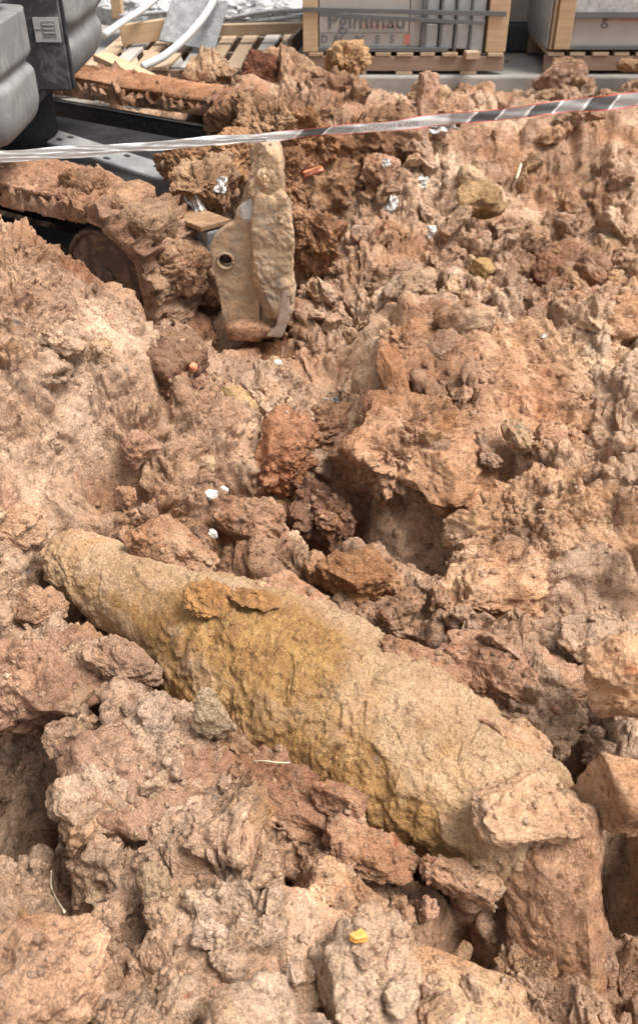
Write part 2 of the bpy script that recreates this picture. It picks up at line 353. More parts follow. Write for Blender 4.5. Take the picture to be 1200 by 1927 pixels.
def H(x, y):
    x = np.asarray(x, np.float32); y = np.asarray(y, np.float32)
    h = np.clip(macro(x, y), -.45, .9)
    y2 = np.where(y > 2, 2 + 2.2 * np.log1p(np.maximum(y - 2, 0) / 2.2), y); p = np.stack([x, y2, 0 * x], 1)
    w = np.stack([perlin(p * 4), perlin(p * 4 + 9), 0 * x], 1) * .09
    f1, f2, cr = worley((p + w) * 4.2 + np.array([0, 0, .5]))
    a = (.12 * (cr - .3) + .03 * (.6 - f1)) * sstep(0, .32, f2 - f1) - .10 * (1 - sstep(.02, .15, f2 - f1)) * sstep(-.25, .25, perlin(p * 2.2 + 77))
    f1, f2, cr = worley((p + w * .7) * 9.5 + np.array([5, 3, .5]))
    b = (.06 * (cr - .3) + .02 * (.6 - f1)) * sstep(0, .35, f2 - f1) * sstep(-.3, .3, perlin(p * 3 + 40))
    # calmer on the smeared left mound and in the small hollow at the back right
    calm = 1 - .75 * np.exp(-(((x + .85) / .45) ** 2 + ((y - 2.2) / .38) ** 2)) - .6 * np.exp(-(((x - 1.25) / .45) ** 2 + ((y - 3.7) / .35) ** 2))
    h = h + (a + b) * calm - pit_at(x, y)
    # nothing above the shell's mid line where it lies
    ax, ay = BOMB_A.x, BOMB_A.y; dx, dy = BOMB_B.x - ax, BOMB_B.y - ay; L2 = dx * dx + dy * dy
    t = ((x - ax) * dx + (y - ay) * dy) / L2; dd = ((x - ax) * -dy + (y - ay) * dx) / math.sqrt(L2)
    k = (1 - sstep(.10, .20, np.abs(dd))) * sstep(-.06, .04, t) * (1 - sstep(.98, 1.1, t))
    return h * (1 - k) + np.minimum(h, .0) * k
def terrain():
    y0, y1 = .25, 5.42
    a0, a1 = math.asinh(y0 / CAMZ), math.asinh(y1 / CAMZ); NR, NC = 900, 740
    ys = CAMZ * np.sinh(np.linspace(a0, a1, NR)).astype(np.float32)
    u = np.linspace(-1, 1, NC).astype(np.float32); u = .72 * u + .28 * u ** 3
    hw = .42 * (ys * .79 + 1.0) * 1.22
    X = hw[:, None] * u[None]; Y = np.repeat(ys[:, None], NC, 1)
    Z = H(X.ravel(), Y.ravel()).reshape(NR, NC).astype(np.float32)
    def blur(A, r, ax):
        pad = [(0, 0), (0, 0)]; pad[ax] = (r + 1, r); c = np.cumsum(np.pad(A, pad, mode='edge').astype(np.float64), axis=ax); m = 2 * r + 1
        return ((c[m:] - c[:-m]) if ax == 0 else (c[:, m:] - c[:, :-m])) / m
    for _ in range(2): Z = blur(blur(Z, 4, 0), 3, 1)
    Z = Z.astype(np.float32)
    P = np.stack([X, Y, Z], 2)
    du = np.zeros_like(P); dv = np.zeros_like(P)
    du[:, 1:-1] = P[:, 2:] - P[:, :-2]; du[:, 0] = du[:, 1]; du[:, -1] = du[:, -2]
    dv[1:-1] = P[2:] - P[:-2]; dv[0] = dv[1]; dv[-1] = dv[-2]
    n = np.cross(du, dv).reshape(-1, 3); n /= np.linalg.norm(n, axis=1)[:, None] + 1e-9
    P = P.reshape(-1, 3)
    Q = P.copy(); Q[:, 1] = np.where(P[:, 1] > 2, 2 + 2.2 * np.log1p(np.maximum(P[:, 1] - 2, 0) / 2.2), P[:, 1])
    d = clay_relief(Q * np.array([1, 1, .8]), 1.0, .003)
    n0 = n.copy(); jn = np.stack([perlin(Q * 12), perlin(Q * 12 + 20), perlin(Q * 12 + 40)], 1); n = n + .5 * jn
    far = sstep(3.0, 5.0, P[:, 1])
    steep = .3 + .7 * sstep(.15, .75, n0[:, 2]); P = P + n * (d * steep * (1 - .30 * far))[:, None]
    i = np.arange(NR * NC).reshape(NR, NC)
    f = np.stack([i[:-1, :-1].ravel(), i[:-1, 1:].ravel(), i[1:, 1:].ravel(), i[1:, :-1].ravel()], 1)
    o = link('dug_clay_ground', npmesh('dug_clay_ground', P, f), M['clay']); tag(o, kind='structure')
    return o
terrain()
g = bpy.data.meshes.new('ground'); g.from_pydata([(-400, -400, -.4), (400, -400, -.4), (400, 900, -.4), (-400, 900, -.4)], [], [(0, 1, 2, 3)])
tag(link('ground', g, M['clay_far']), kind='structure')
tag(box('concrete_slab', (16, 16, .9), (8 - .20, 5.25 + 8, .05), M['concrete'], bev=.012), kind='structure')
tag(box('yard_pavement', (20, 20, .8), (-10 - .21, 5.3 + 10, -.06), M['concrete'], bev=.01), kind='structure')

# ------------------------------------------------------------------ clods
def clod_mesh(name, ex, seed, sub=5, p=2.6, nplanes=9, chip=.18, rough=1.0, lump=.16):
    v, f = ico(sub); r_ = np.random.RandomState(seed)
    ex = np.array(ex, np.float32)
    r = 1 / (np.sum(np.abs(v) ** p, 1) ** (1 / p))
    nr = r_.normal(size=(nplanes, 3)); nr /= np.linalg.norm(nr, axis=1)[:, None]
    for q in nr:
        dd = 1 - chip * (.3 + 1.4 * r_.rand()); c = v @ q
        lim = np.where(c > .15, dd / np.maximum(c, .15), 9)
        r = np.minimum(r, lim)
    r = r * (1 + lump * fbm(v * 1.7 + seed * 3.1 % 91, 3, .5))
    P = v * r[:, None] * ex
    res = float(ex.mean()) * 4 / (2 ** (sub + 1) * 3) 
    n = v / ex; n /= np.linalg.norm(n, axis=1)[:, None]
    jit = np.stack([perlin(P * 14 + seed), perlin(P * 14 + seed + 20), perlin(P * 14 + seed + 40)], 1)
    n = n + .55 * jit; k_ = min(1.0, float(ex.min()) / .14)
    P = P + n * clay_relief(P, rough * max(k_, .25) * .9, res * 1.2, seed * 7.13 % 50)[:, None]
    return npmesh(name, P, f)
def tint(o, t=None):
    if t is None:
        v = random.uniform(.82, 1.12); t = (v * random.uniform(.97, 1.04), v, v * random.uniform(.93, 1.05))
    o.color = (*t, 1)
    return o
random.seed(11)
def clod(px, py, z, ex, rot, seed, label, name='clay_clod', m='clay', sub=5, cat='clod', t=None, **kw):
    """ex: half sizes in pixels of the photo at that point (x, y, z local)"""
    c = atz(px, py, z); s = pxm(1, c)
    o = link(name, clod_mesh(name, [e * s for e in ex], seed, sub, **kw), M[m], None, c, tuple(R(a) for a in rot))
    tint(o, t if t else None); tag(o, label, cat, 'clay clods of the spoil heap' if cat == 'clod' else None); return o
CL = [
 # px, py, z, half sizes px, rot deg, label, kwargs
 (1040,1690,.11,(84,50,180),(-32,-24,-30),'tall flat slab of smooth clay leaning on the thick end of the rusty shell',dict(p=9,nplanes=6,chip=.12,rough=.5,lump=.05,sub=6,t=(1.12,1.03,.97))),
 (1000,1520,.26,(120,75,42),(10,14,20),'peach clay lump sitting on top of the thick end of the shell',dict(rough=.7,sub=5,t=(1.12,1.05,.98))),
 (675,1092,.10,(84,70,66),(10,8,-12),'rounded orange brown boulder in front of the dark hole right of centre',dict(sub=6,chip=.28,rough=.7,t=(.94,.83,.70))),
 (60,1840,.36,(130,110,80),(0,5,20),'large pale lump cut off by the bottom left corner',dict(sub=6,rough=.8,t=(1.12,1.05,1.0))),
 (450,1830,.20,(230,130,80),(0,0,10),'broad crumbly clod along the bottom edge left of centre',dict(sub=6,t=(1.08,1.04,1.02))),
 (760,1850,.14,(230,90,60),(0,14,-14),'long pale streaked clod along the bottom edge right of centre',dict(sub=6,p=3.5,rough=.7,t=(1.18,1.12,1.02))),
 (300,1500,.14,(190,150,100),(0,10,-25),'big brown crumbly clod under the lower side of the shell',dict(sub=6,t=(.78,.70,.68))),
 (90,1290,.14,(130,110,80),(0,0,15),'rough reddish brown clod left of the shell above the black pit',dict(sub=6,t=(.76,.68,.66))),
 (560,1520,.14,(150,70,60),(0,14,-32),'crumbly ridge clod along the lower edge of the shell',dict(sub=6,t=(.82,.74,.72))),
 (690,1600,.16,(100,50,45),(0,8,-20),'brown clod touching the belly of the shell below its yellow patch',dict(sub=5,t=(.95,.86,.82))),
 (225,1250,.20,(80,50,45),(0,10,-30),'small greyish clod against the narrow end of the shell',dict(sub=5,t=(.92,.9,.9))),
 (392,1345,.26,(40,26,80),(-10,-22,10),'pointed grey clay spike sticking up beside the lower edge of the shell',dict(sub=5,chip=.35,t=(1.0,1.02,1.06),m='stone')),
 (60,700,.29,(200,235,92),(36,33,-4),'wide smooth smeared clay mound on the left sloping down from the digger track',dict(sub=6,p=3,rough=.75,chip=.10,nplanes=6,lump=.08,t=(.98,.91,.87))),
 (930,780,.17,(260,200,80),(26,-4,0),'broad cohesive clay mass forming the body of the right hand bank',dict(sub=6,p=3,rough=.8,chip=.12,lump=.08,t=(1.02,.95,.9))),
 (300,700,.27,(95,80,75),(-10,0,-30),'dark brown crumbly clod tinted darker to shade the right flank of the left mound',dict(sub=6,t=(.52,.46,.44))),  # tint lowered to paint shade on this flank
 (430,770,.14,(55,42,45),(10,15,35),'smooth flat faced tan stone in the middle of the rubble',dict(sub=5,p=4,chip=.3,rough=.3,m='stone',cat='stone',name='stone',t=(1,.93,.8))),
 (535,860,.08,(55,50,95),(-20,10,-14),'rust red crumbly clod left of the deep central hole',dict(sub=6,m='clay',t=(.84,.66,.58))),
 (600,965,.0,(62,55,70),(0,0,-30),'almost black clod coloured as the shade at the bottom of the central hole',dict(sub=6,m='clay_dark',t=(1.5,1.4,1.35))),  # near-black colour paints the shade inside the hole
 (480,985,.14,(75,60,60),(0,10,-15),'block of clay with flat faces above the shell',dict(sub=5,p=5,rough=.6,t=(1.0,.92,.88))),
 (600,830,.02,(70,60,75),(0,0,10),'brown clod hanging over the left side of the deep central hole',dict(sub=6,t=(.7,.6,.55))),
 (800,650,.28,(110,80,60),(14,-6,10),'crumbly crest clod of the right hand bank',dict(sub=6,t=(1.0,.95,.9))),
 (755,850,.14,(135,105,115),(8,0,8),'large clod forming the right wall of the deep central hole',dict(sub=6,t=(1.0,.9,.83))),
 (745,735,.27,(26,18,95),(-50,-34,-10),'smooth narrow clay fin standing on the right bank',dict(sub=5,p=3.5,rough=.3,chip=.1,t=(1.1,.96,.86))),
 (850,890,.15,(95,80,45),(25,0,0),'smooth clay lump below the narrow fin',dict(sub=5,p=3,rough=.45,t=(1.1,.96,.86))),
 (1010,690,.25,(160,110,60),(18,0,-8),'wide lumpy clod across the upper right bank',dict(sub=6,t=(1.05,1.0,.93))),
 (1130,610,.33,(100,80,60),(10,0,0),'high clod at the right edge on the crest of the bank',dict(sub=5,t=(1.02,.9,.82))),
 (1070,1010,.17,(175,150,85),(22,-10,-10),'huge light clod filling the middle of the right edge',dict(sub=6,t=(1.12,1.05,.97))),
 (920,1120,.12,(140,80,75),(-5,-18,14),'pale ragged ledge right of the orange brown boulder',dict(sub=6,rough=1.2,t=(1.15,1.08,1.0))),
 (970,1290,.12,(150,90,70),(0,14,-20),'pinkish marbled clod above the thick end of the shell',dict(sub=6,t=(1.08,.96,.93))),
 (1170,1270,.30,(80,70,85),(0,0,10),'pale cream clod at the right edge',dict(sub=5,p=4,rough=.6,t=(1.22,1.12,1.02))),
 (1175,1500,.24,(70,60,90),(10,10,20),'blocky flat faced clod right of the shell end',dict(sub=6,p=12,rough=.4,chip=.10,lump=.05,t=(1.06,.98,.9))),
 (380,875,.12,(26,22,24),(0,0,0),'small round tan stone beside two white pebbles',dict(sub=4,rough=.4,m='stone',cat='stone',name='stone')),
 (900,510,.20,(28,24,26),(0,0,20),'yellowish stone on the rubble behind the right bank',dict(sub=4,rough=.4,chip=.3,m='stone',cat='stone',name='stone',t=(.95,.86,.68))),
 (905,380,.32,(50,40,40),(0,0,20),'tan stone with a flat shaded face high on the back slope',dict(sub=4,rough=.5,chip=.3,m='stone',cat='stone',name='stone',t=(.95,.88,.76))),
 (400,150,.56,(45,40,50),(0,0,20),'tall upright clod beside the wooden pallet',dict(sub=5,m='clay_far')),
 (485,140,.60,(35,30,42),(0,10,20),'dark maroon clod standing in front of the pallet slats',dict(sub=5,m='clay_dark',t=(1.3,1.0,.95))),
 (655,118,.62,(42,32,36),(0,0,20),'sandy clod lying against the front of the tile crate pallet',dict(sub=5,m='clay_far',t=(1.15,1.1,.95))),
 (1068,122,.57,(34,18,14),(0,0,0),'small clod squeezed under the right hand pallet',dict(sub=4,m='clay_far')),
 (1185,124,.57,(24,16,12),(0,0,0),'small clod under the right hand pallet at the picture edge',dict(sub=4,m='clay_far')),
 (620,190,.50,(80,50,45),(0,0,0),'brown lump at the top of the heap below the tile crate',dict(sub=5,m='clay_far')),
 (700,285,.40,(100,60,75),(0,0,0),'wide brown clod on the back slope just under the warning tape',dict(sub=5,m='clay_far',t=(.86,.78,.74))),
 (620,370,.26,(70,50,55),(0,0,10),'darker round clod right of the muddy steel plate',dict(sub=5,m='clay_far',t=(.82,.74,.7))),
 (740,530,.16,(60,40,40),(0,0,10),'tan lump in the gully behind the right bank',dict(sub=5,m='clay_far')),
 (810,190,.50,(42,30,28),(0,0,0),'loose clod on the crest against the concrete slab face',dict(sub=5,m='clay_far')),
]
CL += [
 (30,985,.20,(50,42,40),(0,0,20),'clay clod pressed over the narrow tip of the shell',dict(sub=6,t=(.98,.93,.88))),
 (70,1150,.13,(50,42,36),(0,0,20),'clod wedged under the narrow tip of the shell',dict(sub=6,t=(.86,.8,.76))),
 (330,1035,.20,(90,45,38),(10,22,-10),'long low clod along the upper edge of the narrow half of the shell',dict(sub=6,t=(.95,.88,.84))),
 (560,1130,.22,(80,40,34),(10,28,-10),'whitish ragged clod behind the rust flakes on the shell',dict(sub=6,t=(1.15,1.1,1.08))),
 (800,1262,.22,(95,48,40),(10,26,-10),'pale clod leaning on the upper side of the thick half of the shell',dict(sub=6,t=(1.04,.98,.93))),
 (960,1395,.22,(80,45,36),(10,26,-10),'ragged clod on the upper rim near the thick end of the shell',dict(sub=6,t=(1.06,1.0,.95))),
 (860,1655,.16,(75,42,40),(0,16,-20),'crumbly clod under the thick end of the shell beside the leaning slab',dict(sub=6,t=(.92,.84,.8))),
 (640,1500,.20,(60,36,34),(0,20,-20),'small ridge clod lapping onto the yellow belly of the shell',dict(sub=5,t=(.88,.8,.77))),
]
BARE = set()
for k, (px, py, z, ex, rot, lab, kw) in enumerate(CL):
    o = clod(px, py, z, ex, rot, 100 + k, lab, **kw)
    if kw.get('rough', 1) < .56: BARE.add(o.name)

# broken clods round the rims of the holes
RIM = [(622, 985, 75, 'central hole'), (790, 1075, 85, 'hole right of the orange brown boulder'), (985, 830, 75, 'hole in the right hand bank'), (1092, 1405, 50, 'round hole above the shell end'),
       (20, 1530, 95, 'black pit at the left edge'), (150, 1745, 70, 'pit near the bottom left corner'), (1155, 1640, 85, 'dark gap right of the leaning slab'), (205, 905, 60, 'overhang below the left mound'), (60, 1430, 60, 'black pit at the left edge')]
for a, (px, py, r, nm) in enumerate(RIM):
    for k in range(6):
        if a == 1 and k in (2, 3, 4): continue
        q = k * 1.047 + a + random.uniform(-.3, .3); X, Y = px + r * 1.15 * math.cos(q), py + r * 1.0 * math.sin(q)
        p0 = atz(X, Y, .12); hh = float(H(np.array([p0.x]), np.array([p0.y]))[0]); p0.z = hh + .01
        if not (p0.x < BOMB_A.x - .1 or abs((p0.x - BOMB_A.x) * -(BOMB_B.y - BOMB_A.y) + (p0.y - BOMB_A.y) * (BOMB_B.x - BOMB_A.x)) / (BOMB_B - BOMB_A).length > .24): continue
        e = pxm(random.uniform(26, 48), p0)
        o = link('clay_clod', clod_mesh('clay_clod', (e, e * random.uniform(.7, 1), e * random.uniform(.6, .9)), 800 + a * 10 + k, 5), M['clay'], None, p0, tuple(random.uniform(0, 6) for _ in range(3))); tint(o)
        tag(o, 'broken clay clod on the rim of the ' + nm, 'clod', 'broken clods round the ' + nm)

# smaller clods, one object each: a dozen shapes shared by all copies
protos = [clod_mesh('clay_clod', (.05 * random.uniform(.8, 1.25), .05 * random.uniform(.8, 1.2), .05 * random.uniform(.6, .95)), 300 + k, 4, random.choice((2.2, 2.8, 4)), 9, .26, .8) for k in range(14)]
for me in protos: me.materials.append(M['clay'])
def bomb_far(x, y):
    ax, ay = BOMB_A.x, BOMB_A.y; dx, dy = BOMB_B.x - ax, BOMB_B.y - ay; L2 = dx * dx + dy * dy
    t = ((x - ax) * dx + (y - ay) * dy) / L2; dd = abs((x - ax) * -dy + (y - ay) * dx) / math.sqrt(L2)
    return dd > .2 or t < -.05 or t > 1.12
small = []
tries = 0
while len(small) < 195 and tries < 5000:
    tries += 1
    back = len(small) < 95
    px, py = (random.uniform(480, 1230), random.uniform(215, 580)) if back else (random.uniform(-30, 1230), random.uniform(500, 1990))
    p = atz(px, py, .3 if back else .2)
    if not bomb_far(p.x, p.y) or p.y > 5.1: continue
    if px < 400 and 250 < py < 700: continue
    if 380 < px < 560 and 330 < py < 640: continue
    if float(pit_at(np.array([p.x]), np.array([p.y]))[0]) > .05: continue
    if px < 330 and py < 900: continue
    small.append((p.x, p.y, (random.uniform(11, 26) if random.random() < .7 else random.uniform(26, 44)) if back else (random.uniform(14, 44) if random.random() < .8 else random.uniform(44, 62))))
hz = H([s[0] for s in small], [s[1] for s in small])
def zone(y, x):
    a = 'near the bottom of the picture' if y < 1.1 else 'around the half buried shell' if y < 1.9 else 'on the middle slopes' if y < 3 else 'on the back slope of the heap'
    return a
for (x, y, r), z in zip(small, hz):
    v = Vector((x, y, z)); s = pxm(r, v) / .05
    o = link('clay_clod', random.choice(protos), None, None, (x, y, float(z) + .012 * s), tuple(random.uniform(0, 6.28) for _ in range(3)))
    o.scale = (s, s * random.uniform(.8, 1.2), s * random.uniform(.75, 1.1)); tint(o)
    zn = zone(y, x); tag(o, 'small loose crumbly clay clod ' + zn, 'clod', 'small clay clods ' + zn)

# ------------------------------------------------------------------ the shell
def bomb_material():
    m, nt, pb = mat('rusty_clay_crusted_shell'); tc = N(nt, 'TexCoord').outputs['Object']
    v = tc
    clay_c = mix(nt, ramp(nt, noise(nt, v, 9, 6, .7, .4), [(.35, 0), (.65, 1)]), (.49, .30, .172), (.71, .48, .30))
    clay_c = mix(nt, ramp(nt, noise(nt, v, 60, 4, .7), [(.3, .6), (.45, 0)]), clay_c, (.24, .15, .09))
    rust = mix(nt, ramp(nt, noise(nt, v, 16, 6, .75, .5), [(.35, 0), (.65, 1)]), (.33, .165, .06), (.60, .345, .125))
    rust = mix(nt, ramp(nt, noise(nt, v, 22, 5, .7), [(.62, 0), (.7, .6)]), rust, (.28, .27, .26))
    rust = mix(nt, ramp(nt, noise(nt, v, 48, 6, .8, .4), [(.34, .85), (.47, 0)]), rust, (.17, .075, .03))
    rust = mix(nt, ramp(nt, noise(nt, v, 30, 6, .8, .8), [(.55, 0), (.64, .8)]), rust, (.66, .42, .20))
    at = N(nt, 'Attribute', attribute_name='rust')
    mm = N(nt, 'Math', operation='ADD'); nt.links.new(at.outputs['Fac'], mm.inputs[0]); nt.links.new(noise(nt, v, 13, 8, .8, .5), mm.inputs[1])
    mm2 = N(nt, 'Math', operation='ADD')
    c = mix(nt, ramp(nt, mm.outputs[0], [(.58, 0), (.80, .45), (1.08, .92)]), clay_c, rust)
    c = mix(nt, 1.0, c, ramp(nt, noise(nt, v, 210, 5, .8), [(.30, .6), (.5, .98), (.70, 1.25)]), 'MULTIPLY')
    nt.links.new(c, pb.inputs['Base Color']); pb.inputs['Roughness'].default_value = .9; pb.inputs['Specular IOR Level'].default_value = .25
    grains(nt, pb, v, .9)
    return m
M['bomb'] = bomb_material()
def build_bomb():
    L = (BOMB_B - BOMB_A).length + .06
    root = thing('unexploded_shell', 'large half buried rusty bomb shell caked in tan clay with yellow ochre rust patches', 'bomb', BOMB_A, 0)
    d = (BOMB_B - BOMB_A).normalized(); root.rotation_mode = 'QUATERNION'; root.rotation_quaternion = d.to_track_quat('X', 'Z')
    prof_t = np.array([0, .012, .04, .12, .22, .30, .36, .46, .60, .75, .88, .95, .985, 1.0])
    prof_r = np.array([.0, .045, .070, .088, .104, .118, .150, .186, .198, .182, .155, .135, .10, 0.0])
    NT, NA = 520, 250
    t = np.linspace(0, 1, NT); r = np.interp(t, prof_t, prof_r)
    k = np.ones(9) / 9; rsm = np.convolve(np.pad(r, 4, mode='edge'), k, 'valid'); rsm[0] = rsm[-1] = 0
    an = np.linspace(0, 2 * np.pi, NA, endpoint=False)
    T, A = np.meshgrid(t, an, indexing='ij'); Rr = np.repeat(rsm[:, None], NA, 1)
    P = np.stack([T * L, Rr * np.cos(A), Rr * np.sin(A)], 2).reshape(-1, 3).astype(np.float32)
    nn = np.stack([0 * A, np.cos(A), np.sin(A)], 2).reshape(-1, 3)
    tt, aa = T.ravel(), A.ravel()
    # clay crust: patchy thickness; bare metal strip on the near side of the tail part
    up = np.sin(aa); near = -np.cos(aa)
    wq = P + .02 * np.stack([perlin(P * 12), perlin(P * 12 + 8), perlin(P * 12 + 16)], 1)
    c1 = sstep(-.10, -.02, perlin(wq * 6.5 + 11)); c2 = sstep(.10, .17, perlin(wq * 13 + 40)); c3 = sstep(.22, .28, perlin(wq * 24 + 70))
    crust = .006 * fbm(P * 6 + 3, 3, .5) + .004 * c1 + .005 * c2 + .004 * c3
    strip = np.exp(-(((tt - .27) / .10) ** 2 + ((near - .85) / .35) ** 2))
    fine = .20 * clay_relief(P * np.array([.8, 1, 1]), 1.0, .003, 17.0, .5)
    f1, f2, cr = worley(P * 90); fine = fine + .003 * (cr - .5) + .003 * (.55 - f1)
    d_ = (crust + fine) * (1 - .85 * strip)
    P = P + nn * (d_ * np.minimum(1, Rr.ravel() / .05))[:, None]
    am = np.mod(aa, 6.283)
    def spot(t0, st, a0, sa, w): return w * np.exp(-(((tt - t0) / st) ** 2 + ((am - a0) / sa) ** 2))
    rust = spot(.47, .12, 1.9, .45, .62) + spot(.58, .10, 1.7, .5, .5) + spot(.70, .17, 2.95, .62, .56) + spot(.82, .10, 3.3, .5, .42) + spot(.30, .08, 2.45, .18, .42) \
        + spot(.50, .16, 3.0, .45, .34) + .14 * (1 - c1) - .12 * c2 + spot(.60, .28, 2.5, 1.0, .16) + .24 * perlin(P * 5 + 2)
    i = np.arange(NT * NA).reshape(NT, NA); j = np.roll(i, -1, 1)
    f = np.stack([i[:-1].ravel(), j[:-1].ravel(), j[1:].ravel(), i[1:].ravel()], 1)
    me = npmesh('shell_body', P, f); at = me.attributes.new('rust', 'FLOAT', 'POINT'); at.data.foreach_set('value', rust.astype(np.float32))
    link('shell_body', me, M['bomb'], root)
    # lifted flakes of crust
    def flake(t0, a0, sx, sy, seed, lift, m, lab):
        v, f = ico(5); v = v.copy(); e = np.array([sx, sy, .010], np.float32)
        rr = 1 + .35 * fbm(v * 2.2 + seed, 3, .55); Q = v * e * rr[:, None]
        Q = Q + (v * np.array([.3, .3, 1])) * clay_relief(Q, .45, .003, seed)[:, None]
        rad = float(np.interp(t0, t, rsm)) + lift; ce, se = math.cos(a0), math.sin(a0)
        o = link('rust_flake', npmesh('rust_flake', Q, f), m, root, (t0 * L, rad * ce, rad * se), (a0 - math.pi / 2, R(6), .3)); tag(o, lab)
    flake(.405, 1.75, .055, .042, 3, .024, M['flake'], 'thick orange brown flake of rust standing proud')
    flake(.47, 1.5, .05, .03, 9, .015, M['flake'], 'flat orange rust flake')
    return root
M['flake'] = simple('orange_rust', (.30, .15, .05), .9, 0, .45, 34, (.16, .075, .035), .7, .008, 70)
build_bomb()

# ------------------------------------------------------------------ the digger
def settle(root):                          # children were built in world space
    for ch in root.children: ch.location -= root.location
def grand(o, parent):                      # sub-part built in world space under a part with location
    o.parent = parent; o.matrix_parent_inverse = (Matrix.Translation(parent.location) @ parent.rotation_euler.to_matrix().to_4x4()).inverted()
    return o
TH = R(-31); T = Vector((math.cos(TH), math.sin(TH), 0)); PN = Vector((-math.sin(TH), math.cos(TH), 0))
def excavator():
    root = thing('excavator', 'grey tracked digger with clay caked tracks standing in the pit behind the tape', 'excavator', (-1.1, 4.1, 0))
    shoe_meshes = []
    for k in range(7):
        bm = bmesh.new(); bmesh.ops.create_cube(bm, size=1); bmesh.ops.scale(bm, vec=(.104, .31, .03), verts=bm.verts)
        bmesh.ops.subdivide_edges(bm, edges=bm.edges[:], cuts=11, use_grid_fill=True)
        v = np.array([x.co[:] for x in bm.verts], np.float32)
        top = v[:, 2] > .01
        v[:, 2] += np.where(top, .022 * np.exp(-(v[:, 0] / .010) ** 2), 0)
        v[:, 2] += np.where(top, .020 + .85 * clay_relief(v * 1.4, 1.0, .006, 3.3 * k), 0)
        v += .010 * np.stack([perlin(v * 30 + k), perlin(v * 30 + k + 9), 0 * v[:, 0]], 1)
        for x, c in zip(bm.verts, v): x.co = c
        shoe_meshes.append(bm_mesh('track_shoe', bm, True)); shoe_meshes[-1].materials.append(M['clay_red2'])
    def track(Cn, lab):
        pr = thing('track', None, None, Cn); del_ = [pr.pop(k, None) for k in ('label', 'category')]
        pr['label'] = lab; pr.parent = root
        L, r = 1.55, .235; per = 2 * L + 2 * math.pi * r; n = 46
        for k in range(n):
            s = per * k / n
            if s < L: x, z, a = -L + s, r, 0
            elif s < L + math.pi * r: q = (s - L) / r; x, z, a = r * math.sin(q), r * math.cos(q), q
            elif s < 2 * L + math.pi * r: x, z, a = -(s - L - math.pi * r), -r, math.pi
            else: q = (s - 2 * L - math.pi * r) / r; x, z, a = -L - r * math.sin(q), -r * math.cos(q), math.pi + q
            sag = -.015 * math.sin(math.pi * min(1, s / L)) if s < L else 0
            p = T * x + Vector((0, 0, z + sag))
            m = Matrix((T, PN, (0, 0, 1))).transposed().to_4x4() @ Matrix.Rotation(a + random.uniform(-.04, .04), 4, 'Y')
            o = link('track_shoe', shoe_meshes[(k * 3) % 7], None, pr, p); o.rotation_euler = m.to_euler(); tint(o)
            o.scale = (random.uniform(1, 1.08), random.uniform(.97, 1.05), random.uniform(.8, 1.4))
        for x, rr in ((0, .185), (-L, .185)):
            me = tube_me('idler_wheel', [T * x - PN * .095, T * x - PN * .085, T * x + PN * .085, T * x + PN * .095], [rr * .97, rr, rr, rr * .97], 40)
            for p in me.polygons: p.use_smooth = len(p.vertices) < 5 and False
            w = link('idler_wheel', me, M['idler'], pr)
            link('hub', tube_me('hub', [T * x - PN * .11, T * x - PN * .09], [.035, .045], 24), M['idler'], pr)
            link('wheel_rim', tube_me('wheel_rim', [T * x + T * (rr * .93) * math.cos(q) - PN * .10 + Vector((0, 0, rr * .93 * math.sin(q))) for q in [2 * math.pi * j / 40 for j in range(41)]], .010, 8), M['idler'], pr)
        for x in (-.35, -.65, -.95, -1.25):
            link('track_roller', tube_me('track_roller', [T * x - PN * .1 + Vector((0, 0, -.14)), T * x + PN * .1 + Vector((0, 0, -.14))], .07, 20), M['steel_dark'], pr)
        f = box('track_frame', (1.15, .14, .14), T * -.75 + Vector((0, 0, -.01)), M['steel_dark'], pr, (0, 0, TH), .02)
        return pr
    Cn = Vector((-.735, 3.20, .265))
    nt_ = track(Cn, 'near track with clay smeared over its shoes')
    ft_ = track(Cn + PN * 1.30 - T * .35 + Vector((0, 0, .02)), 'far track under a layer of dirt')
    box('track_shade_plate', (1.75, .02, .40), ft_.location + T * -.72 - PN * .165 + Vector((0, 0, -.02)), M['black_rubber'], root, (0, 0, TH), .03)  # black plate added to stand in for the shade under the machine
    # caked clay over the top runs
    def cake(nm, c, ex, seed, m, t=None, p=5, rough=1.0, rz=TH):
        o = link(nm, clod_mesh(nm, ex, seed, 6, p, 4, .08, rough, .07), m, root, c, (0, 0, rz)); tint(o, t); return o
    cake('caked_clay', Cn + T * -.62 + Vector((0, 0, .262)), (.62, .14, .050), 21, M['clay_red2'], (1.02, .95, .92), rough=.8)
    cake('caked_clay', Cn + T * -1.5 + Vector((0, 0, .262)), (.45, .125, .03), 22, M['clay_red2'], (1, .9, .86))
    cake('caked_clay', Cn + PN * 1.3 + T * -.95 + Vector((0, 0, .285)), (.72, .13, .035), 23, M['clay_far'], (1, .85, .8))
    for k, (x, z, s) in enumerate(((.16, .20, .08), (.245, .04, .09), (.23, -.12, .07), (.05, .25, .07), (-.12, .27, .08))):
        cake('caked_clay', Cn + T * x + Vector((0, 0, z)) + PN * random.uniform(-.03, .05), (s, .10, s), 30 + k, M['clay_red2'], p=3)
    # undercarriage
    mid = Cn + T * -.78 + PN * .65
    box('chassis', (1.1, .75, .22), mid + Vector((0, 0, .06)), M['steel_dark'], root, (0, 0, TH), .04)
    link('slew_ring', tube_me('slew_ring', [mid + Vector((-.4, 0, .16)), mid + Vector((-.4, 0, .42))], .30, 40), M['steel_dark'], root)
    a, b = Vector((-1.27, 4.20, .455)), Vector((-.50, 3.66, .40)); dd = b - a; ang = math.atan2(dd.y, dd.x)
    bm_ = box('push_arm', (dd.length, .15, .085), (a + b) / 2, M['grey_paint'], root, (0, math.asin(-dd.z / dd.length), ang), .010)
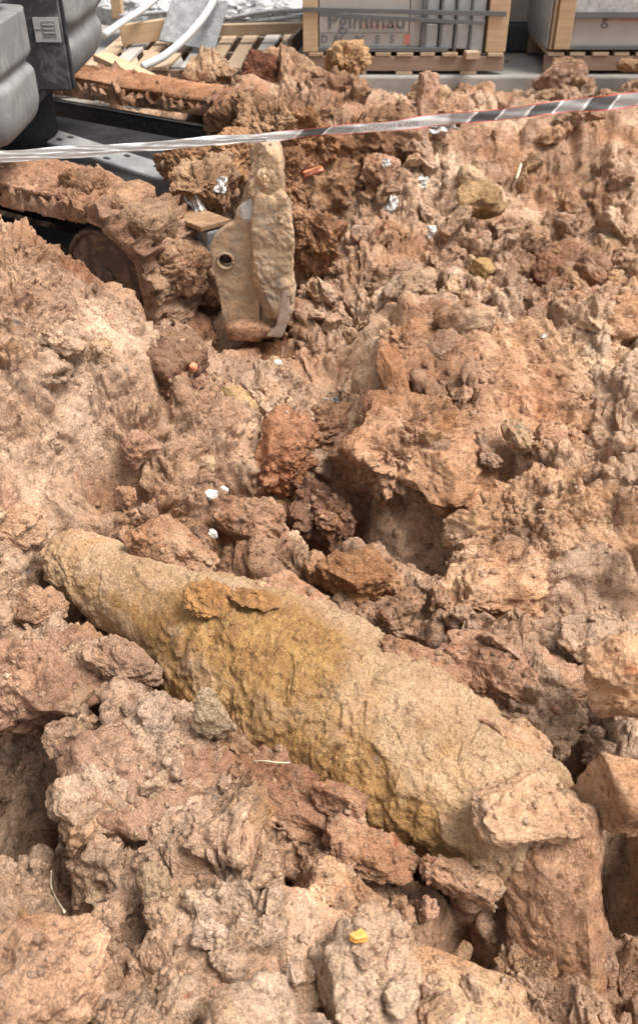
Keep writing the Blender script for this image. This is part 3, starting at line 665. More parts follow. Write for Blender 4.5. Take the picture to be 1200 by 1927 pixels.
    for x, y in ((-.29, .035), (-.30, -.02), (.06, .03), (.02, -.05), (.24, .02)):
        h = link('bolt_hole', box_me('bolt_hole', .028, .018, .008, .003), M['black_rubber'], bm_, (x, y, .0435))
    link('hydraulic_hose', tube_me('hydraulic_hose', spline([(-1.35, 4.0, .34), (-1.2, 3.85, .50), (-1.05, 3.75, .42), (-1.0, 3.72, .30)]), .016, 8), M['black_rubber'], root)
    link('hydraulic_hose', tube_me('hydraulic_hose', spline([(-1.5, 3.9, .44), (-1.25, 3.8, .36), (-1.1, 3.7, .34), (-.9, 3.75, .36)]), .013, 8), M['black_rubber'], root)
    link('track_motor', tube_me('track_motor', [Vector((-1.42, 3.62, .52)), Vector((-1.36, 3.52, .52)), Vector((-1.30, 3.42, .52))], [.10, .115, .10], 24), M['steel_dark'], root)
    link('grease_cylinder', tube_me('grease_cylinder', [(-1.25, 3.75, .40), (-.98, 3.72, .33)], .03, 14), M['steel_dark'], root)
    link('carrier_roller', tube_me('carrier_roller', [Cn + PN * .25 + T * .02 + Vector((0, 0, .13)), Cn + PN * .40 + T * .02 + Vector((0, 0, .13))], .075, 24), M['steel_dark'], root)
    # body: profile with pressed grooves, extruded
    def ribbed(nm, x0, x1, y0, y1, z0, z1, grooves, m, bulge=.05, rad=.09, cut=.0):
        nz, na = 44, 60; vs = []; cx, cy = (x0 + x1) / 2, (y0 + y1) / 2
        for i in range(nz + 1):
            z = z0 + (z1 - z0) * i / nz; off = 0
            for gz, gw, gd in grooves: off -= gd * math.exp(-((z - gz) / gw) ** 2)
            e = min((z - z0) / .10, 1); off -= .05 * (1 - math.sqrt(max(0, 1 - (1 - e) ** 2))) + cut * max(0, 1 - (z - z0) / .22)
            hx, hy = (x1 - x0) / 2 + off, (y1 - y0) / 2 + off
            for j in range(na):
                q = 2 * math.pi * j / na; c_, s_ = math.cos(q), math.sin(q); n_ = 9
                rr = (abs(c_) ** n_ + abs(s_) ** n_) ** (-1 / n_)
                vs.append((cx + hx * c_ * rr, cy + hy * s_ * rr, z))
        fs = [(i * na + j, i * na + (j + 1) % na, (i + 1) * na + (j + 1) % na, (i + 1) * na + j) for i in range(nz) for j in range(na)]
        fs += [tuple(range(na))[::-1], tuple(nz * na + j for j in range(na))]
        me = bpy.data.meshes.new(nm); me.from_pydata(vs, [], fs); me.update()
        for p in me.polygons: p.use_smooth = len(p.vertices) == 4
        return link(nm, me, m, root)
    ribbed('counterweight', -2.3, -1.045, 3.12, 3.66, .70, 1.075, [(.905, .018, .022)], M['grey_paint'])
    ribbed('rear_hood', -2.3, -1.075, 3.18, 3.62, 1.085, 1.8, [], M['grey_paint'])
    ribbed('side_panel', -2.3, -.955, 3.86, 4.62, .745, 1.055, [(.925, .035, .028)], M['grey_paint'], cut=.04)
    ribbed('side_cover', -2.3, -.945, 3.84, 4.62, 1.062, 1.8, [], M['grey_paint'])
    box('engine_bay_cover', (.9, .02, .42), (-1.435, 3.85, .95), M['dark_paint'], root, (0, 0, 0), .008)
    box('door_seal', (.012, .02, .40), (-.98, 3.852, .95), M['black_rubber'], root)
    lab_ = box('warning_sticker', (.098, .004, .085), aty(89, 56, 3.835), M['sticker'], root, (0, 0, 0), 0)
    lc = lab_.location.copy()
    link('printed_block', box_me('printed_block', .052, .002, .055, 0), M['print_grey'], lab_, (.008, -.003, .002))
    for k in range(3): link('printed_line', box_me('printed_line', .042, .002, .004, 0), M['sticker'], lab_, (.008, -.005, .018 - k * .014))
    link('printed_line', box_me('printed_line', .026, .002, .003, 0), M['print_grey'], lab_, (-.034, -.003, .002))
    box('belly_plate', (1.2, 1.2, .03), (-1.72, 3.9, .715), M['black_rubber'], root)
    # dozer blade seen end on: plate with pin hole, curved blade behind it, arm
    def wpoly(pts, y): return [(aty(px, py, y).x, aty(px, py, y).z) for px, py in pts]
    yb = 3.02
    outer = wpoly([(404, 442), (424, 424), (440, 416), (447, 392), (462, 378), (484, 374), (488, 500), (490, 640), (428, 634), (414, 560), (400, 490), (396, 462)], yb)
    hc = aty(425, 487, yb); 
    pl = link('blade_end_plate', prism_me('blade_end_plate', outer[::-1], .035, .0, (hc.x, hc.z, pxm(13, hc))), M['mud_steel'], root, (0, yb, 0)); tint(pl)
    link('hole_rim', tube_me('hole_rim', [hc + Vector((math.cos(q), 0, math.sin(q))) * pxm(15, hc) + Vector((0, -.02, 0)) for q in [2 * math.pi * j / 24 for j in range(25)]], .005, 8), M['mud_steel'], root)
    link('pin', tube_me('pin', [hc + Vector((.0, .015, 0)), hc + Vector((0, .10, 0))], pxm(13, hc), 20), M['idler'], root)
    back = wpoly([(482, 372), (505, 372), (530, 400), (545, 440), (548, 520), (546, 600), (530, 632), (490, 640)], yb)
    link('blade', prism_me('blade', back[::-1], .16, .008), M['mud_steel'], root, (0, yb + .075, 0))
    wear = wpoly([(534, 532), (546, 546), (545, 600), (530, 634), (498, 632), (520, 612)], yb - .05)
    link('cutting_edge', prism_me('cutting_edge', wear[::-1], .02, .003), M['steel_rub'], root, (0, yb - .05, 0))
    arm = wpoly([(452, 394), (466, 345), (478, 300), (490, 280), (514, 276), (526, 300), (530, 345), (536, 404)], yb + .06)
    link('blade_arm', prism_me('blade_arm', arm[::-1], .10, .012), M['mud_steel'], root, (0, yb + .07, 0))
    sm_ = clod_mesh('white_smear', (pxm(17, hc), .006, pxm(20, hc)), 77, 5, 3, 4, .2, .25)
    link('white_smear', sm_, M['white_smear'], root, aty(470, 397, yb - .02))
    c = aty(512, 485, yb - .02); cake('caked_clay', c, (pxm(38, c), .035, pxm(122, c)), 41, M['mud_steel'], None, 6, .9, 0)
    c = aty(470, 622, yb - .04); cake('caked_clay', c, (pxm(42, c), .03, pxm(18, c)), 42, M['clay_red2'], None, 3, .8, 0)
    c = aty(500, 330, yb + .03); cake('caked_clay', c, (pxm(33, c), .07, pxm(62, c)), 43, M['mud_steel'], None, 5, .7, 0)
    a, b = aty(300, 415, 3.5), aty(415, 462, 3.16); dd = b - a
    bb = box('blade_beam', (dd.length, .10, .12), (a + b) / 2, M['steel'], root, (0, math.asin(-dd.z / dd.length), math.atan2(dd.y, dd.x)), .008)
    link('rusty_top_plate', box_me('rusty_top_plate', dd.length, .13, .02, .004), M['rust'], bb, (0, -.01, .075))
    tex = bpy.data.textures.new('mud_relief', 'CLOUDS'); tex.noise_scale = .05; tex.noise_depth = 5
    for o in root.children:
        if o.name.split('.')[0] in ('blade_end_plate', 'blade', 'blade_arm', 'cutting_edge', 'rusty_top_plate'):
            m1 = o.modifiers.new('r', 'REMESH'); m1.mode = 'VOXEL'; m1.voxel_size = .0042; m1.use_smooth_shade = True
            m2_ = o.modifiers.new('d', 'DISPLACE'); m2_.texture = tex; m2_.strength = .011 if 'edge' not in o.name else .007; m2_.mid_level = .45; m2_.texture_coords = 'GLOBAL'
    settle(root)
    return root
M['rust'] = simple('rusty_orange_steel', (.24, .14, .075), .8, .1, .3, 12, (.42, .28, .18), .5, .002)
M['clay_red2'] = clay_material('reddish_track_clay', (.44, .255, .17), (.64, .44, .32), (.15, .085, .06), .25)
M['sticker'] = simple('worn_white_sticker', (.42, .42, .42), .5, 0, .12, 30, (.3, .3, .3), .3, 0)
M['print_grey'] = simple('grey_print', (.22, .22, .22), .6, 0, .15, 60, None, 0, 0)
M['steel_rub'] = simple('rubbed_pinkish_steel', (.50, .40, .35), .4, .3, .15, 20, (.4, .28, .2), .4, .001)
excavator()

# clods piled behind and around the blade; those in crevices tinted dark as shade
for k, (px, py, y, ex, t, lab) in enumerate([
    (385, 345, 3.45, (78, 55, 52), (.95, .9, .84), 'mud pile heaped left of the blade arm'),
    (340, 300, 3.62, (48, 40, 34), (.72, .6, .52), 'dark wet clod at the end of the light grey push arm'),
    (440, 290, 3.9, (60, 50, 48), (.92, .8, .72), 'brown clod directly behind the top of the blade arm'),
    (385, 545, 3.25, (50, 50, 45), (.55, .46, .42), 'clods between track and blade tinted dark as shade'),
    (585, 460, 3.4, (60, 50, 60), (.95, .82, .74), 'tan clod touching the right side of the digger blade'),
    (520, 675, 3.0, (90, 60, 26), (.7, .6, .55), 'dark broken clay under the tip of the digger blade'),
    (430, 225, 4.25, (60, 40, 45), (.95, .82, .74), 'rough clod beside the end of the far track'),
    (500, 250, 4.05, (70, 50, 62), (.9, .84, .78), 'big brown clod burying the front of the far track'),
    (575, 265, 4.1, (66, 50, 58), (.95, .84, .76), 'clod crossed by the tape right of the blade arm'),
    (545, 340, 3.8, (48, 40, 60), (.6, .5, .45), 'clod in the cleft right of the blade arm tinted dark as shade'),
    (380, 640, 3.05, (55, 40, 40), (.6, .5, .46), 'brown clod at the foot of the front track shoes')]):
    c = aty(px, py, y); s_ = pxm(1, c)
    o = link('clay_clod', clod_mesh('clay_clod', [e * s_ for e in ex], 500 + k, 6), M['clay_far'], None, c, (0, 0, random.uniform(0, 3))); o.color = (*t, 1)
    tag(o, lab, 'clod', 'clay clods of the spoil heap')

# ------------------------------------------------------------------ building materials on the slab
def text(body, size, loc, m, parent, rx=90, ry=0, name='printed_text', mirror=False):
    cu = bpy.data.curves.new(name, 'FONT'); cu.body = body; cu.size = size; cu.align_x = 'CENTER'; cu.align_y = 'CENTER'; cu.extrude = .0006
    tmp = bpy.data.objects.new(name, cu); me = bpy.data.meshes.new_from_object(tmp); bpy.data.objects.remove(tmp); bpy.data.curves.remove(cu)
    me.name = name; me.materials.clear(); me.materials.append(m); o = link(name, me, m, parent, loc)
    o.rotation_euler = (R(rx), R(ry), 0)
    if mirror: o.scale = (-1, 1, 1)
    return o
M['carton'] = simple('pale_printed_carton', (.37, .345, .32), .7, 0, .08, 6, (.42, .36, .30), .4, .001, 30)
M['carton_edge'] = simple('dark_carton_gap', (.10, .10, .105), .7, 0, .1, 10, None, 0, 0)
M['ink'] = simple('grey_ink', (.14, .15, .17), .7, 0, .1, 30, None, 0, 0)
M['ink_red'] = simple('faded_red_ink', (.55, .22, .18), .7, 0, .1, 30, None, 0, 0)
M['shrink'] = simple('grey_shrink_wrap', (.33, .335, .34), .35, 0, .3, 18, (.55, .55, .55), .5, .004, 30)
YF = 5.29
def pallet(x0, x1, zb, lab, yb=YF, feet=()):
    w = x1 - x0; d = 1.0; cx = (x0 + x1) / 2
    root = thing('wooden_pallet', lab, 'pallet', (cx, yb + d / 2, zb), 0, 'wooden pallets under the tile crates')
    n = int(w / .118)
    for k in range(n):
        x = -w / 2 + .055 + k * (w - .11) / (n - 1)
        box('deck_board', (d - .02, random.uniform(.078, .09), .018), (x, -.006 + random.uniform(-.008, .008), .101), M['wood'], root, (0, 0, R(90) + random.uniform(-.01, .01)), .003)
    for y in (-d / 2 + .03, 0, d / 2 - .03): box('stringer', (w, .035, .072), (0, y, .055), M['wood_brown'], root, (0, 0, 0), .003)
    for x in feet: box('foot_board', (.95, .09, .017), (x, -.012, .0095), M['wood'], root, (0, 0, R(90)), .002)
    return root
def crate1():
    x0, x1, z0 = -.085, 1.0, .612
    root = thing('tile_crate', 'large crate of cartons and white tile packs between two timber posts under grey straps', 'crate', ((x0 + x1) / 2, YF + .5, z0))
    def B(nm, xa, xb, ya, yb, za, zb, m, bev=.004): return box(nm, (xb - xa, yb - ya, zb - za), ((xa + xb) / 2, (ya + yb) / 2, (za + zb) / 2), m, root, (0, 0, 0), bev)
    xp = aty(598, 60, YF).x; xq = aty(796, 60, YF).x; xr = aty(916, 60, YF).x
    B('corner_post', x0, xp, YF - .01, YF + .07, z0, 1.6, M['wood_yellow']); B('corner_post', xr, x1, YF - .01, YF + .07, z0, 1.6, M['wood_yellow'])
    xm = aty(770, 60, YF).x
    c = B('printed_carton', xp + .006, xm - .004, YF + .02, YF + .55, z0 + .02, 1.6, M['carton'])
    B('printed_carton', xm, xq - .012, YF + .022, YF + .55, z0 + .02, 1.6, M['carton'])
    B('carton_core', xp, xr, YF + .05, YF + .95, z0, 1.58, M['carton_edge'])
    n = 4; w = (xr - xq - .01) / n
    for k in range(n):
        for j in range(8):
            za = z0 + .012 + j * .124 - (.03 if k == 3 and j == 0 else 0)
            p = B('tile_pack', xq + k * w + .005, xq + (k + 1) * w - .004, YF + .008 + random.uniform(0, .008), YF + .5, za, z0 + .012 + (j + 1) * .124 - .004, M['white_wrap'], .006)
    fy = YF - .004
    for px in (797, 829, 857, 885): 
        x = aty(px, 60, YF).x; B('vertical_strap', x - (.014 if px == 797 else .006), x + (.014 if px == 797 else .006), fy, fy + .006, z0 + .005, 1.6, M['strap'], 0)
    for (pa, pb, h) in (((568, 18), (952, 26), 8), ((600, 27), (912, 44), 7)):
        a, b = aty(*pa, YF - .02), aty(*pb, YF - .02); d = b - a
        box('horizontal_strap', (d.length, .008, pxm(h, a)), (a + b) / 2, M['strap'], root, (0, math.asin(-d.z / d.length), 0), .001)
    a = aty(598, 92, YF).z; B('bottom_rail', xp, xr - .2, YF - .006, YF + .02, z0, z0 + .022, M['strap'], .003)
    ty = YF + .0165
    text('Pglmmau', .115, aty(690, 40, ty), M['ink'], root)
    text('DISTRIBUIDORA', .030, aty(714, 50, ty), M['ink_red'], root).scale = (.95, .8, 1)
    for px, ch in ((610, 'D'), (637, '8£'), (676, '8£'), (710, 'S'), (737, 'S')): text(ch, .052, aty(px, 74, ty), M['ink'], root)
    l = box('printed_line', (xm - xp, .002, .003), aty(685, 62, ty), M['ink'], root, bev=0); l.location.x = (xm + xp) / 2
    box('red_mark', (.034, .002, .05), aty(765, 74, ty + .003), M['ink_red'], root, bev=.0)
    settle(root)
    for ch in list(root.children):
        pass
pallet(-.075, 1.0, .5, 'brown pallet under the large strapped crate', YF - .02, (.35, .0, -.25))
crate1()
def crate2():
    x0, x1, z0 = 1.235, 2.35, .622
    root = thing('tile_crate', 'second crate with a double timber post cut off by the right edge', 'crate', ((x0 + x1) / 2, YF + .5, z0))
    def B(nm, xa, xb, ya, yb, za, zb, m, bev=.004): return box(nm, (xb - xa, yb - ya, zb - za), ((xa + xb) / 2, (ya + yb) / 2, (za + zb) / 2), m, root, (0, 0, 0), bev)
    xa = aty(1043, 60, YF).x; xb = aty(1074, 60, YF).x
    B('corner_post', x0, xa, YF + .0, YF + .09, z0, 1.6, M['wood']); B('corner_post', xa + .003, xb, YF - .02, YF + .06, z0 + .004, 1.6, M['wood_yellow'])
    B('corner_post', x1 - .08, x1, YF - .01, YF + .07, z0, 1.6, M['wood_yellow'])
    B('printed_carton', xb + .004, x1 - .085, YF + .02, YF + .9, z0 + .01, 1.6, M['carton'])
    zt = aty(1100, 26, YF).z; zm = aty(1100, 33, YF).z
    B('wrap_sheet', xb - .004, x1, YF - .004, YF + .018, zt, 1.6, M['shrink'], .006)
    B('horizontal_strap', xb - .01, x1, YF - .012, YF - .005, zm, zt + .01, M['strap'], .001)
    B('bottom_rail', xb, x1, YF - .004, YF + .02, z0, z0 + .022, M['strap'], .003)
    B('side_wrap', x0 - .012, x0 - .004, YF + .02, YF + .9, z0, 1.6, M['shrink'])
    text('porcelanato', .05, aty(1176, 34, YF + .0165), M['ink_red'], root); text('g', .09, aty(1139, 34, YF + .0165), M['ink'], root)
    settle(root)
pallet(1.22, 2.4, .5, 'brown pallet under the crate at the right edge', YF - .01, (.3, .55))
crate2()
# between the crates
o = box('plastic_crate', (.22, .3, .15), (1.17, 6.0, .58), M['black_box'], bev=.012); tag(o, 'black plastic crate on the concrete between the two tile crates', 'crate')
o = box('cardboard_box', (.14, .25, .20), (1.18, 6.02, .757), M['carton'], bev=.004); tag(o, 'small brown cardboard box on the black plastic crate', 'box')
me = clod_mesh('wood_chip', (.03, .012, .006), 61, 3); o = link('wood_chip', me, M['wood_brown'], None, (1.055, 5.62, .505)); tag(o, 'dark wood chip lying on the bare concrete between the crates', 'wood chip')
o = box('timber_offcut', (.075, .06, .035), aty(880, 103, YF - .06) + Vector((.02, 0, -.0)), M['wood'], None, (0, 0, .1), .003); tag(o, 'short timber offcut wedged under the white tile packs', 'offcut')

# pallets, planks and litter behind the digger, on the lower pavement (top .34)
def deck_pallet(cx, cy, z, w, d, rz, lab, n=9, mats=('wood', 'wood_pale', 'wood')):
    root = thing('wooden_pallet', lab, 'pallet', (cx, cy, z), rz)
    for k in range(n):
        x = -w / 2 + .05 + k * (w - .1) / (n - 1)
        box('deck_board', (d, random.uniform(.075, .095), .02), (x, random.uniform(-.01, .01), .13), M[mats[k % len(mats)]], root, (0, 0, R(90) + random.uniform(-.03, .03)), .003)
    for y in (-d / 2 + .03, 0, d / 2 - .03): box('stringer', (w, .03, .10), (0, y, .068), M['wood_brown'], root, (0, 0, 0), .003)
    for x in (-w / 2 + .06, 0, w / 2 - .06): box('foot_board', (d, .09, .016), (x, 0, .010), M['wood'], root, (0, 0, R(90)), .002)
    return root
deck_pallet(-.72, 5.98, .365, 1.15, 1.05, R(-3), 'pallet with alternating tan and whitewashed boards behind the digger')
deck_pallet(-1.3, 5.72, .345, 1.0, .5, R(12), 'low half buried pallet left of the pale board pallet', 8)
def plank(pa, pb, wpx, th, m, lab, nm='plank', grp=None):
    a, b = Vector(pa), Vector(pb); d = b - a
    o = box(nm, (d.length, wpx, th), (a + b) / 2, M[m], None, (0, math.asin(-d.z / d.length), math.atan2(d.y, d.x)), .003); return tag(o, lab, nm.split('_')[-1], grp)
plank(aty(190, 106, 5.35), aty(315, 166, 4.95), .10, .035, 'wood_yellow', 'yellow plank slanting down from the digger body onto the dirt')
plank(aty(228, 66, 6.0), aty(330, 52, 6.1), .05, .11, 'wood_yellow', 'thick yellow beam lying on the back of the pallet')
plank(aty(410, 56, 6.1), aty(572, 52, 6.15), .06, .06, 'wood', 'long tan plank running behind the pallet to the crate post')
plank(aty(150, 152, 5.3), aty(245, 146, 5.3), .05, .03, 'wood', 'short tan slat beside the far track')
plank(aty(545, 95, 5.7), aty(575, 62, 6.3), .025, .12, 'wood_brown', 'brown side board leaning at the right end of the pallet')
o = box('grey_board', (.34, .012, .34), aty(365, 42, 5.95), M['grey_sheet'], None, (R(-52), R(8), R(-10)), .003); tag(o, 'weathered light grey board leaning over the pallet', 'board')
def pipe(cp, r, lab):
    o = link('plastic_pipe', tube_me('plastic_pipe', spline(cp, 14), r, 14), M['white_plastic']); return tag(o, lab, 'pipe', 'white plastic pipes behind the digger')
pipe([aty(268, 126, 5.35), aty(305, 108, 5.42), aty(345, 76, 5.55), aty(378, 40, 5.7), aty(400, 5, 5.9), aty(412, -30, 6.1)], .021, 'curved white plastic pipe crossing in front of the grey board')
pipe([aty(196, 66, 5.6), aty(230, 42, 5.8), aty(268, 18, 6.0), aty(300, -8, 6.2)], .019, 'white plastic pipe beside the digger body')
for k, (a, b, c_) in enumerate([((225, 30), (330, 22), (420, 24)), ((215, 48), (320, 36), (330, 38)), ((400, 40), (500, 22), (572, 20)), ((410, 30), (470, 40), (572, 30)), ((270, 72), (330, 62), (400, 50))]):
    o = link('grey_strap', tube_me('grey_strap', spline([aty(*a, 6.2), aty(*b, 6.25), aty(*c_, 6.2)], 10), .014, 6), M['shrink']); o.scale = (1, 1, 1)
    tag(o, 'loose grey plastic strapping tangled behind the pallet', 'strapping', 'loose strapping behind the pallet')
sack = [clod_mesh('white_sack', (.17, .15, .10), 700 + k, 5, 4, 5, .12, .35) for k in range(3)]
for k in range(11):
    px = 225 + 34 * k; o = link('white_sack', sack[k % 3], M['white_wrap'], None, aty(px, 22 + (k * 37 % 11) - 6, 7.0), (0, 0, k * 1.3))
    tag(o, 'white sack in the row behind the pallets', 'sack', 'white sacks behind the pallets')
for k in range(10):
    px = 245 + 35 * k; o = link('white_sack', sack[(k + 1) % 3], M['white_wrap'], None, aty(px, -8 + (k * 23 % 7), 7.25), (0, 0, k * 2.1))
    tag(o, 'white sack in the row behind the pallets', 'sack', 'white sacks behind the pallets')
o = box('orange_carton', (.06, .1, .14), aty(221, 8, 6.3), M['wood_yellow'], None, bev=.003); tag(o, 'narrow upright timber post beside the digger body', 'post')

# ------------------------------------------------------------------ warning tape
def tape_material():
    m, nt, pb = mat('striped_barrier_tape'); uv = N(nt, 'UVMap').outputs[0]; sp = N(nt, 'SeparateXYZ'); nt.links.new(uv, sp.inputs[0])
    U, V = sp.outputs[0], sp.outputs[1]
    def ma(op, a, b=None, c=None):
        n = N(nt, 'Math', operation=op)
        for k, v in enumerate((a, b, c)):
            if v is None: continue
            if isinstance(v, (int, float)): n.inputs[k].default_value = v
            else: nt.links.new(v, n.inputs[k])
        return n.outputs[0]
    s = ma('FRACT', ma('ADD', ma('MULTIPLY', U, 13.2), ma('MULTIPLY', V, -.18)))
    stripe = ramp(nt, s, [(0, 0), (.02, .9), (.44, .9), (.46, 0), (.50, 0), (.51, .55), (.93, .5), (.95, 0), (1, 0)])
    zone_ = ramp(nt, U, [(0, 0), (.43, 0), (.47, 1), (.53, 1), (.54, 0), (.655, 0), (.66, 1), (1, 1)])
    f = ma('MULTIPLY', stripe, zone_)
    c = mix(nt, f, (.80, .80, .80), (.06, .06, .064))
    edge = ma('MAXIMUM', ma('LESS_THAN', V, .07), ma('GREATER_THAN', V, .93)); ez = ramp(nt, U, [(0, 0), (.40, 0), (.46, .8), (1, .8)])
    c = mix(nt, ma('MULTIPLY', edge, ez), c, (.75, .10, .06))
    nt.links.new(c, pb.inputs['Base Color']); pb.inputs['Roughness'].default_value = .35; pb.inputs['Specular IOR Level'].default_value = .5
    tr = N(nt, 'BsdfTranslucent'); nt.links.new(c, tr.inputs[0]); mx = N(nt, 'MixShader'); mx.inputs[0].default_value = .35
    out = nt.nodes['Material Output']; nt.links.new(pb.outputs[0], mx.inputs[1]); nt.links.new(tr.outputs[0], mx.inputs[2]); nt.links.new(mx.outputs[0], out.inputs[0])
    return m
def tape():
    m = tape_material(); root = thing('barrier_tape', 'black and white striped plastic barrier tape stretched across the pit', 'tape', (0, 2.75, .85))
    A, B_ = aty(-120, 302, 2.62), aty(1330, 170, 2.85)
    def strip(nm, off0, off1, w0, w1, u0, u1, yoff, ph):
        n = 260; vs, fs, uvs = [], [], []
        for k in range(n + 1):
            u = u0 + (u1 - u0) * k / n; p = A.lerp(B_, u); p = p + Vector((0, yoff, 0)); q = (u - u0) / (u1 - u0)
            p.z -= .018 * math.sin(math.pi * u) - .002 * math.sin(u * 41 + ph)
            off = off0 + (off1 - off0) * q; w = (w0 + (w1 - w0) * q) * (1 + .07 * math.sin(u * 23 + ph) + .04 * math.sin(u * 61 + ph))
            tw = .35 * math.sin(u * 9 + ph) + .15 * math.sin(u * 33 + ph); d = Vector((0, math.sin(tw) * .5, 1)).normalized()
            for j in range(5):
                e = (j / 4 - .5); v = p + d * (off + w * e) + Vector((0, .004 * math.sin(j * 2.1 + u * 70 + ph), 0)); vs.append(v); uvs.append((u, j / 4))
        for k in range(n):
            for j in range(4): fs.append((k * 5 + j, (k + 1) * 5 + j, (k + 1) * 5 + j + 1, k * 5 + j + 1))
        me = bpy.data.meshes.new(nm); me.from_pydata([tuple(v) for v in vs], [], fs); ul = me.uv_layers.new(name='UVMap')
        for l in me.loops: ul.data[l.index].uv = uvs[l.vertex_index]
        for p in me.polygons: p.use_smooth = True
        return link(nm, me, m, root)
    strip('tape_strip', 0, 0, .022, .042, .30, 1, 0, 0)
    strip('tape_fold', .010, .001, .017, .017, 0, .42, -.003, 1.0)
    strip('tape_fold', -.002, 0, .016, .017, 0, .42, -.001, 2.2)
    strip('tape_fold', -.014, -.001, .014, .014, 0, .42, -.005, 3.9)
    c = aty(712, 226, 2.705); t = text('F 3ABTI/GHTUIIT & AMB', .0175, (0, 0, 0), M['print_grey'], root, 90, 0, 'tape_lettering')
    t.location = A.lerp(B_, .567) + Vector((0, -.010, -.017)); t.rotation_euler = (R(90), -math.atan2(B_.z - A.z, B_.x - A.x), math.atan2(B_.y - A.y, B_.x - A.x)); t.scale = (1.2, 1, 1)
    settle(root)
tape()

# ------------------------------------------------------------------ crumbs, litter and pebbles set down on what lies below them
bpy.context.view_layer.update(); DG = bpy.context.evaluated_depsgraph_get()
def hit(px, py, skip=('tape',)):
    d = (aty(px, py, 3) - Vector((0, 0, CAMZ))).normalized(); o = Vector((0, 0, CAMZ))
    for _ in range(6):
        ok, p, n, i, ob, mt = S.ray_cast(DG, o, d)
        if not ok: return aty(px, py, 4), Vector((0, 0, 1))
        if ob.name.startswith('tape'): o = p + d * .01; continue
        return p, n
    return p, n
def drop(x, y):
    ok, p, n, i, ob, mt = S.ray_cast(DG, Vector((x, y, 1.25 if y < 4.4 else 1.0)), Vector((0, 0, -1)))
    return (p, ob.name) if ok else (None, '')
def crumbs(n=6500, seed=5):
    r_ = np.random.RandomState(seed)
    px = r_.uniform(-60, 1260, n); py = r_.uniform(180, 2000, n)
    cl = r_.normal(0, 24, (n, 2)); m_ = len(px[1::3]); px[1::3] = px[::3][:m_] + cl[1::3, 0]; py[1::3] = py[::3][:m_] + cl[1::3, 1]
    pts, szs = [], []
    for a, b in zip(px, py):
        p = atz(a, b, .2)
        if p.y > 5.15: continue
        q, nm = drop(p.x, p.y)
        if q is None or nm in BARE or not (nm.startswith('clay') or nm.startswith('dug') or nm.startswith('caked')): continue
        s_ = (.0016 + .0075 * r_.rand() ** 3) * min(2, max(.8, 1 + .35 * (p.y - 1))); pts.append((q.x, q.y, q.z - s_ * .1)); szs.append(s_)
    v, f = ico(0); nv = len(v); n = len(pts); sz = np.array(szs); cen = np.array(pts)
    P = v[None] * (1 + .32 * r_.normal(size=(n, nv, 1)).clip(-1, 1)) * sz[:, None, None] * r_.uniform(.7, 1.3, (n, 1, 3)) + cen[:, None]
    F = (f[None] + (np.arange(n) * nv)[:, None, None]).reshape(-1, 3)
    o = link('clay_crumbs', npmesh('clay_crumbs', P.reshape(-1, 3), F, True), M['clay'])
    tag(o, 'loose clay crumbs scattered over the dug ground', 'clay crumbs', None, 'stuff')
crumbs()
def bit(name, px, py, ex, rot, m, lab, cat, seed, sub=4, p=2.6, rough=.5, lift=.3, grp=None, **kw):
    q, n = hit(px, py); s_ = pxm(1, q)
    o = link(name, clod_mesh(name, [e * s_ for e in ex], seed, sub, p, 6, .2, rough, **kw), M[m], None, q + n * (min(ex) * s_ * lift) + Vector((0, -.004, .004)), tuple(R(a) for a in rot))
    tint(o, (1, 1, 1)); return tag(o, lab, cat, grp)
bit('brick_shard', 582, 325, (24, 9, 8), (0, -18, 0), 'brick', 'orange brick shard lying below the tape right of the blade arm', 'brick', 9, 4, 5, .2)
bit('pebble', 672, 1757, (18, 12, 10), (0, 5, 0), 'ochre', 'bright ochre pebble on the clay near the bottom edge', 'pebble', 10, 4, 3, .2)
bit('pebble', 362, 690, (10, 9, 9), (0, 5, 0), 'brick', 'small orange pebble on the crest right of the left mound', 'pebble', 11)
bit('pebble', 396, 932, (14, 11, 11), (0, 5, 0), 'white_smear', 'white pebble above the shell, larger of the pair', 'pebble', 12)
bit('pebble', 424, 920, (10, 9, 9), (0, 5, 0), 'white_smear', 'white pebble above the shell, smaller of the pair', 'pebble', 13)
bit('pebble', 401, 1004, (9, 8, 8), (0, 5, 0), 'white_smear', 'lone pale pebble just above the narrow half of the shell', 'pebble', 14)
bit('pebble', 993, 426, (14, 10, 10), (0, 5, 0), 'stone', 'smooth grey tan pebble on the right of the back slope', 'pebble', 15, 4, 2.4, .1)
bit('pebble', 522, 686, (9, 8, 8), (0, 5, 0), 'white_smear', 'white pebble in the gully below the digger blade', 'pebble', 16)
bit('pebble', 1022, 634, (7, 5, 5), (0, 5, 0), 'white_smear', 'tiny white pebble on the upper right bank', 'pebble', 17)
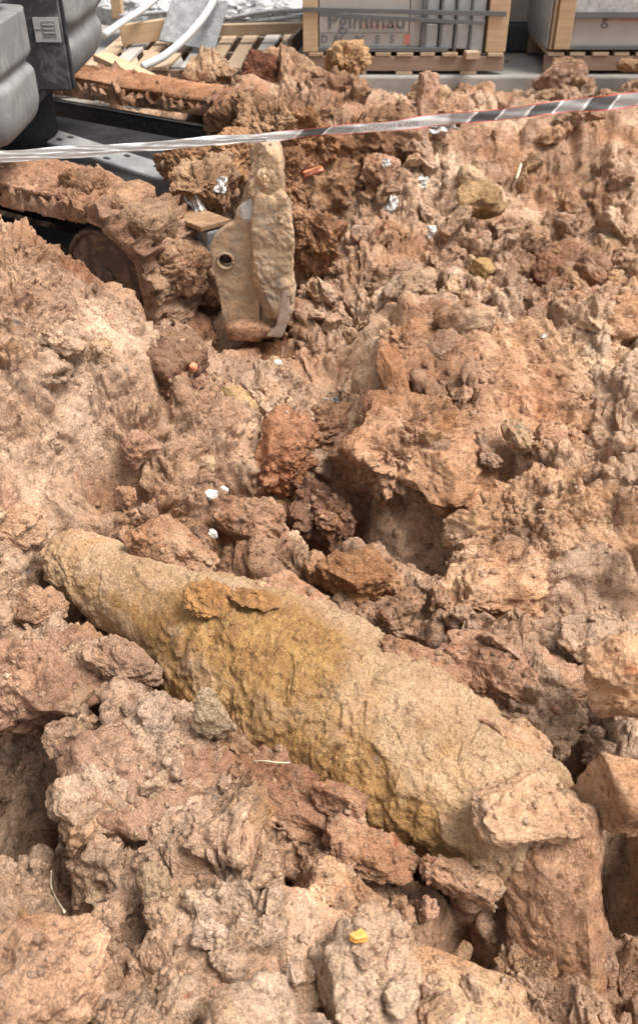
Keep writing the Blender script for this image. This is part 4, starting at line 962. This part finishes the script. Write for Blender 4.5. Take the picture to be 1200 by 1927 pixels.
def scrap(px, py, w, h, rz, lab, seed):
    q, nrm = hit(px, py); s_ = pxm(1, q); n = 16; r_ = np.random.RandomState(seed)
    g = np.linspace(-1, 1, n); U, V = np.meshgrid(g, g, indexing='ij'); p = np.stack([U.ravel(), V.ravel(), np.full(n * n, seed * 3.7)], 1)
    e = 1 + .35 * perlin(p * 1.3); m_ = max(w, h) * s_
    P = np.stack([p[:, 0] * e * w * s_, .55 * m_ * fbm(p * 1.6 + 5, 3, .55), p[:, 1] * e * h * s_], 1)
    P[:, 0] += .25 * m_ * perlin(p * 1.4 + 50); P[:, 2] += .25 * m_ * perlin(p * 1.4 + 90)
    i = np.arange(n * n).reshape(n, n); f = np.stack([i[:-1, :-1].ravel(), i[1:, :-1].ravel(), i[1:, 1:].ravel(), i[:-1, 1:].ravel()], 1)
    o = link('plastic_scrap', npmesh('plastic_scrap', P, f), M['foil'], None, q + nrm * .25 * m_ + Vector((0, -.012, .006)), (R(-25), R(rz), 0))
    md = o.modifiers.new('thickness', 'SOLIDIFY'); md.thickness = .0012
    tag(o, lab, 'litter')
def root_(cp, r, lab, m='straw'):
    pts = []
    for px, py, l in cp:
        q, n = hit(px, py); pts.append(q + n * .004 + Vector((0, -.3, .9)) * l)
    o = link('dry_root', tube_me('dry_root', spline(pts, 8), r, 6), M[m]); tag(o, lab, 'root')
root_([(478, 1435, .004), (500, 1437, .012), (522, 1439, .012), (545, 1441, .006)], .0014, 'thin pale root sticking out over the gap beside the shell')
root_([(96, 1640, .012), (98, 1670, .015), (108, 1700, .015), (124, 1724, .01)], .0018, 'curved dry root hanging in the dark pit at the lower left')
root_([(965, 355, .004), (972, 338, .02), (978, 320, .03)], .006, 'yellowish stick standing on the back slope', 'straw')
scrap(832, 241, 27, 9, -6, 'long white scrap of plastic just below the tape', 1)
scrap(375, 388, 13, 27, -25, 'white crumpled scrap hanging on the mud left of the blade', 2)
scrap(414, 348, 8, 15, 20, 'white scrap stuck to the mud pile beside the blade arm', 3)
scrap(793, 346, 9, 12, 15, 'small white scrap on the back slope right of the fin of mud', 4)
scrap(734, 392, 9, 18, 25, 'upright white scrap in the middle of the back slope', 5)
scrap(816, 442, 11, 12, 0, 'lowest white scrap on the back slope', 6)
scrap(727, 308, 7, 7, 0, 'tiny white scrap highest on the back slope', 7)
scrap(630, 754, 17, 6, 4, 'flat white scrap on the rubble left of the narrow clay fin', 8)
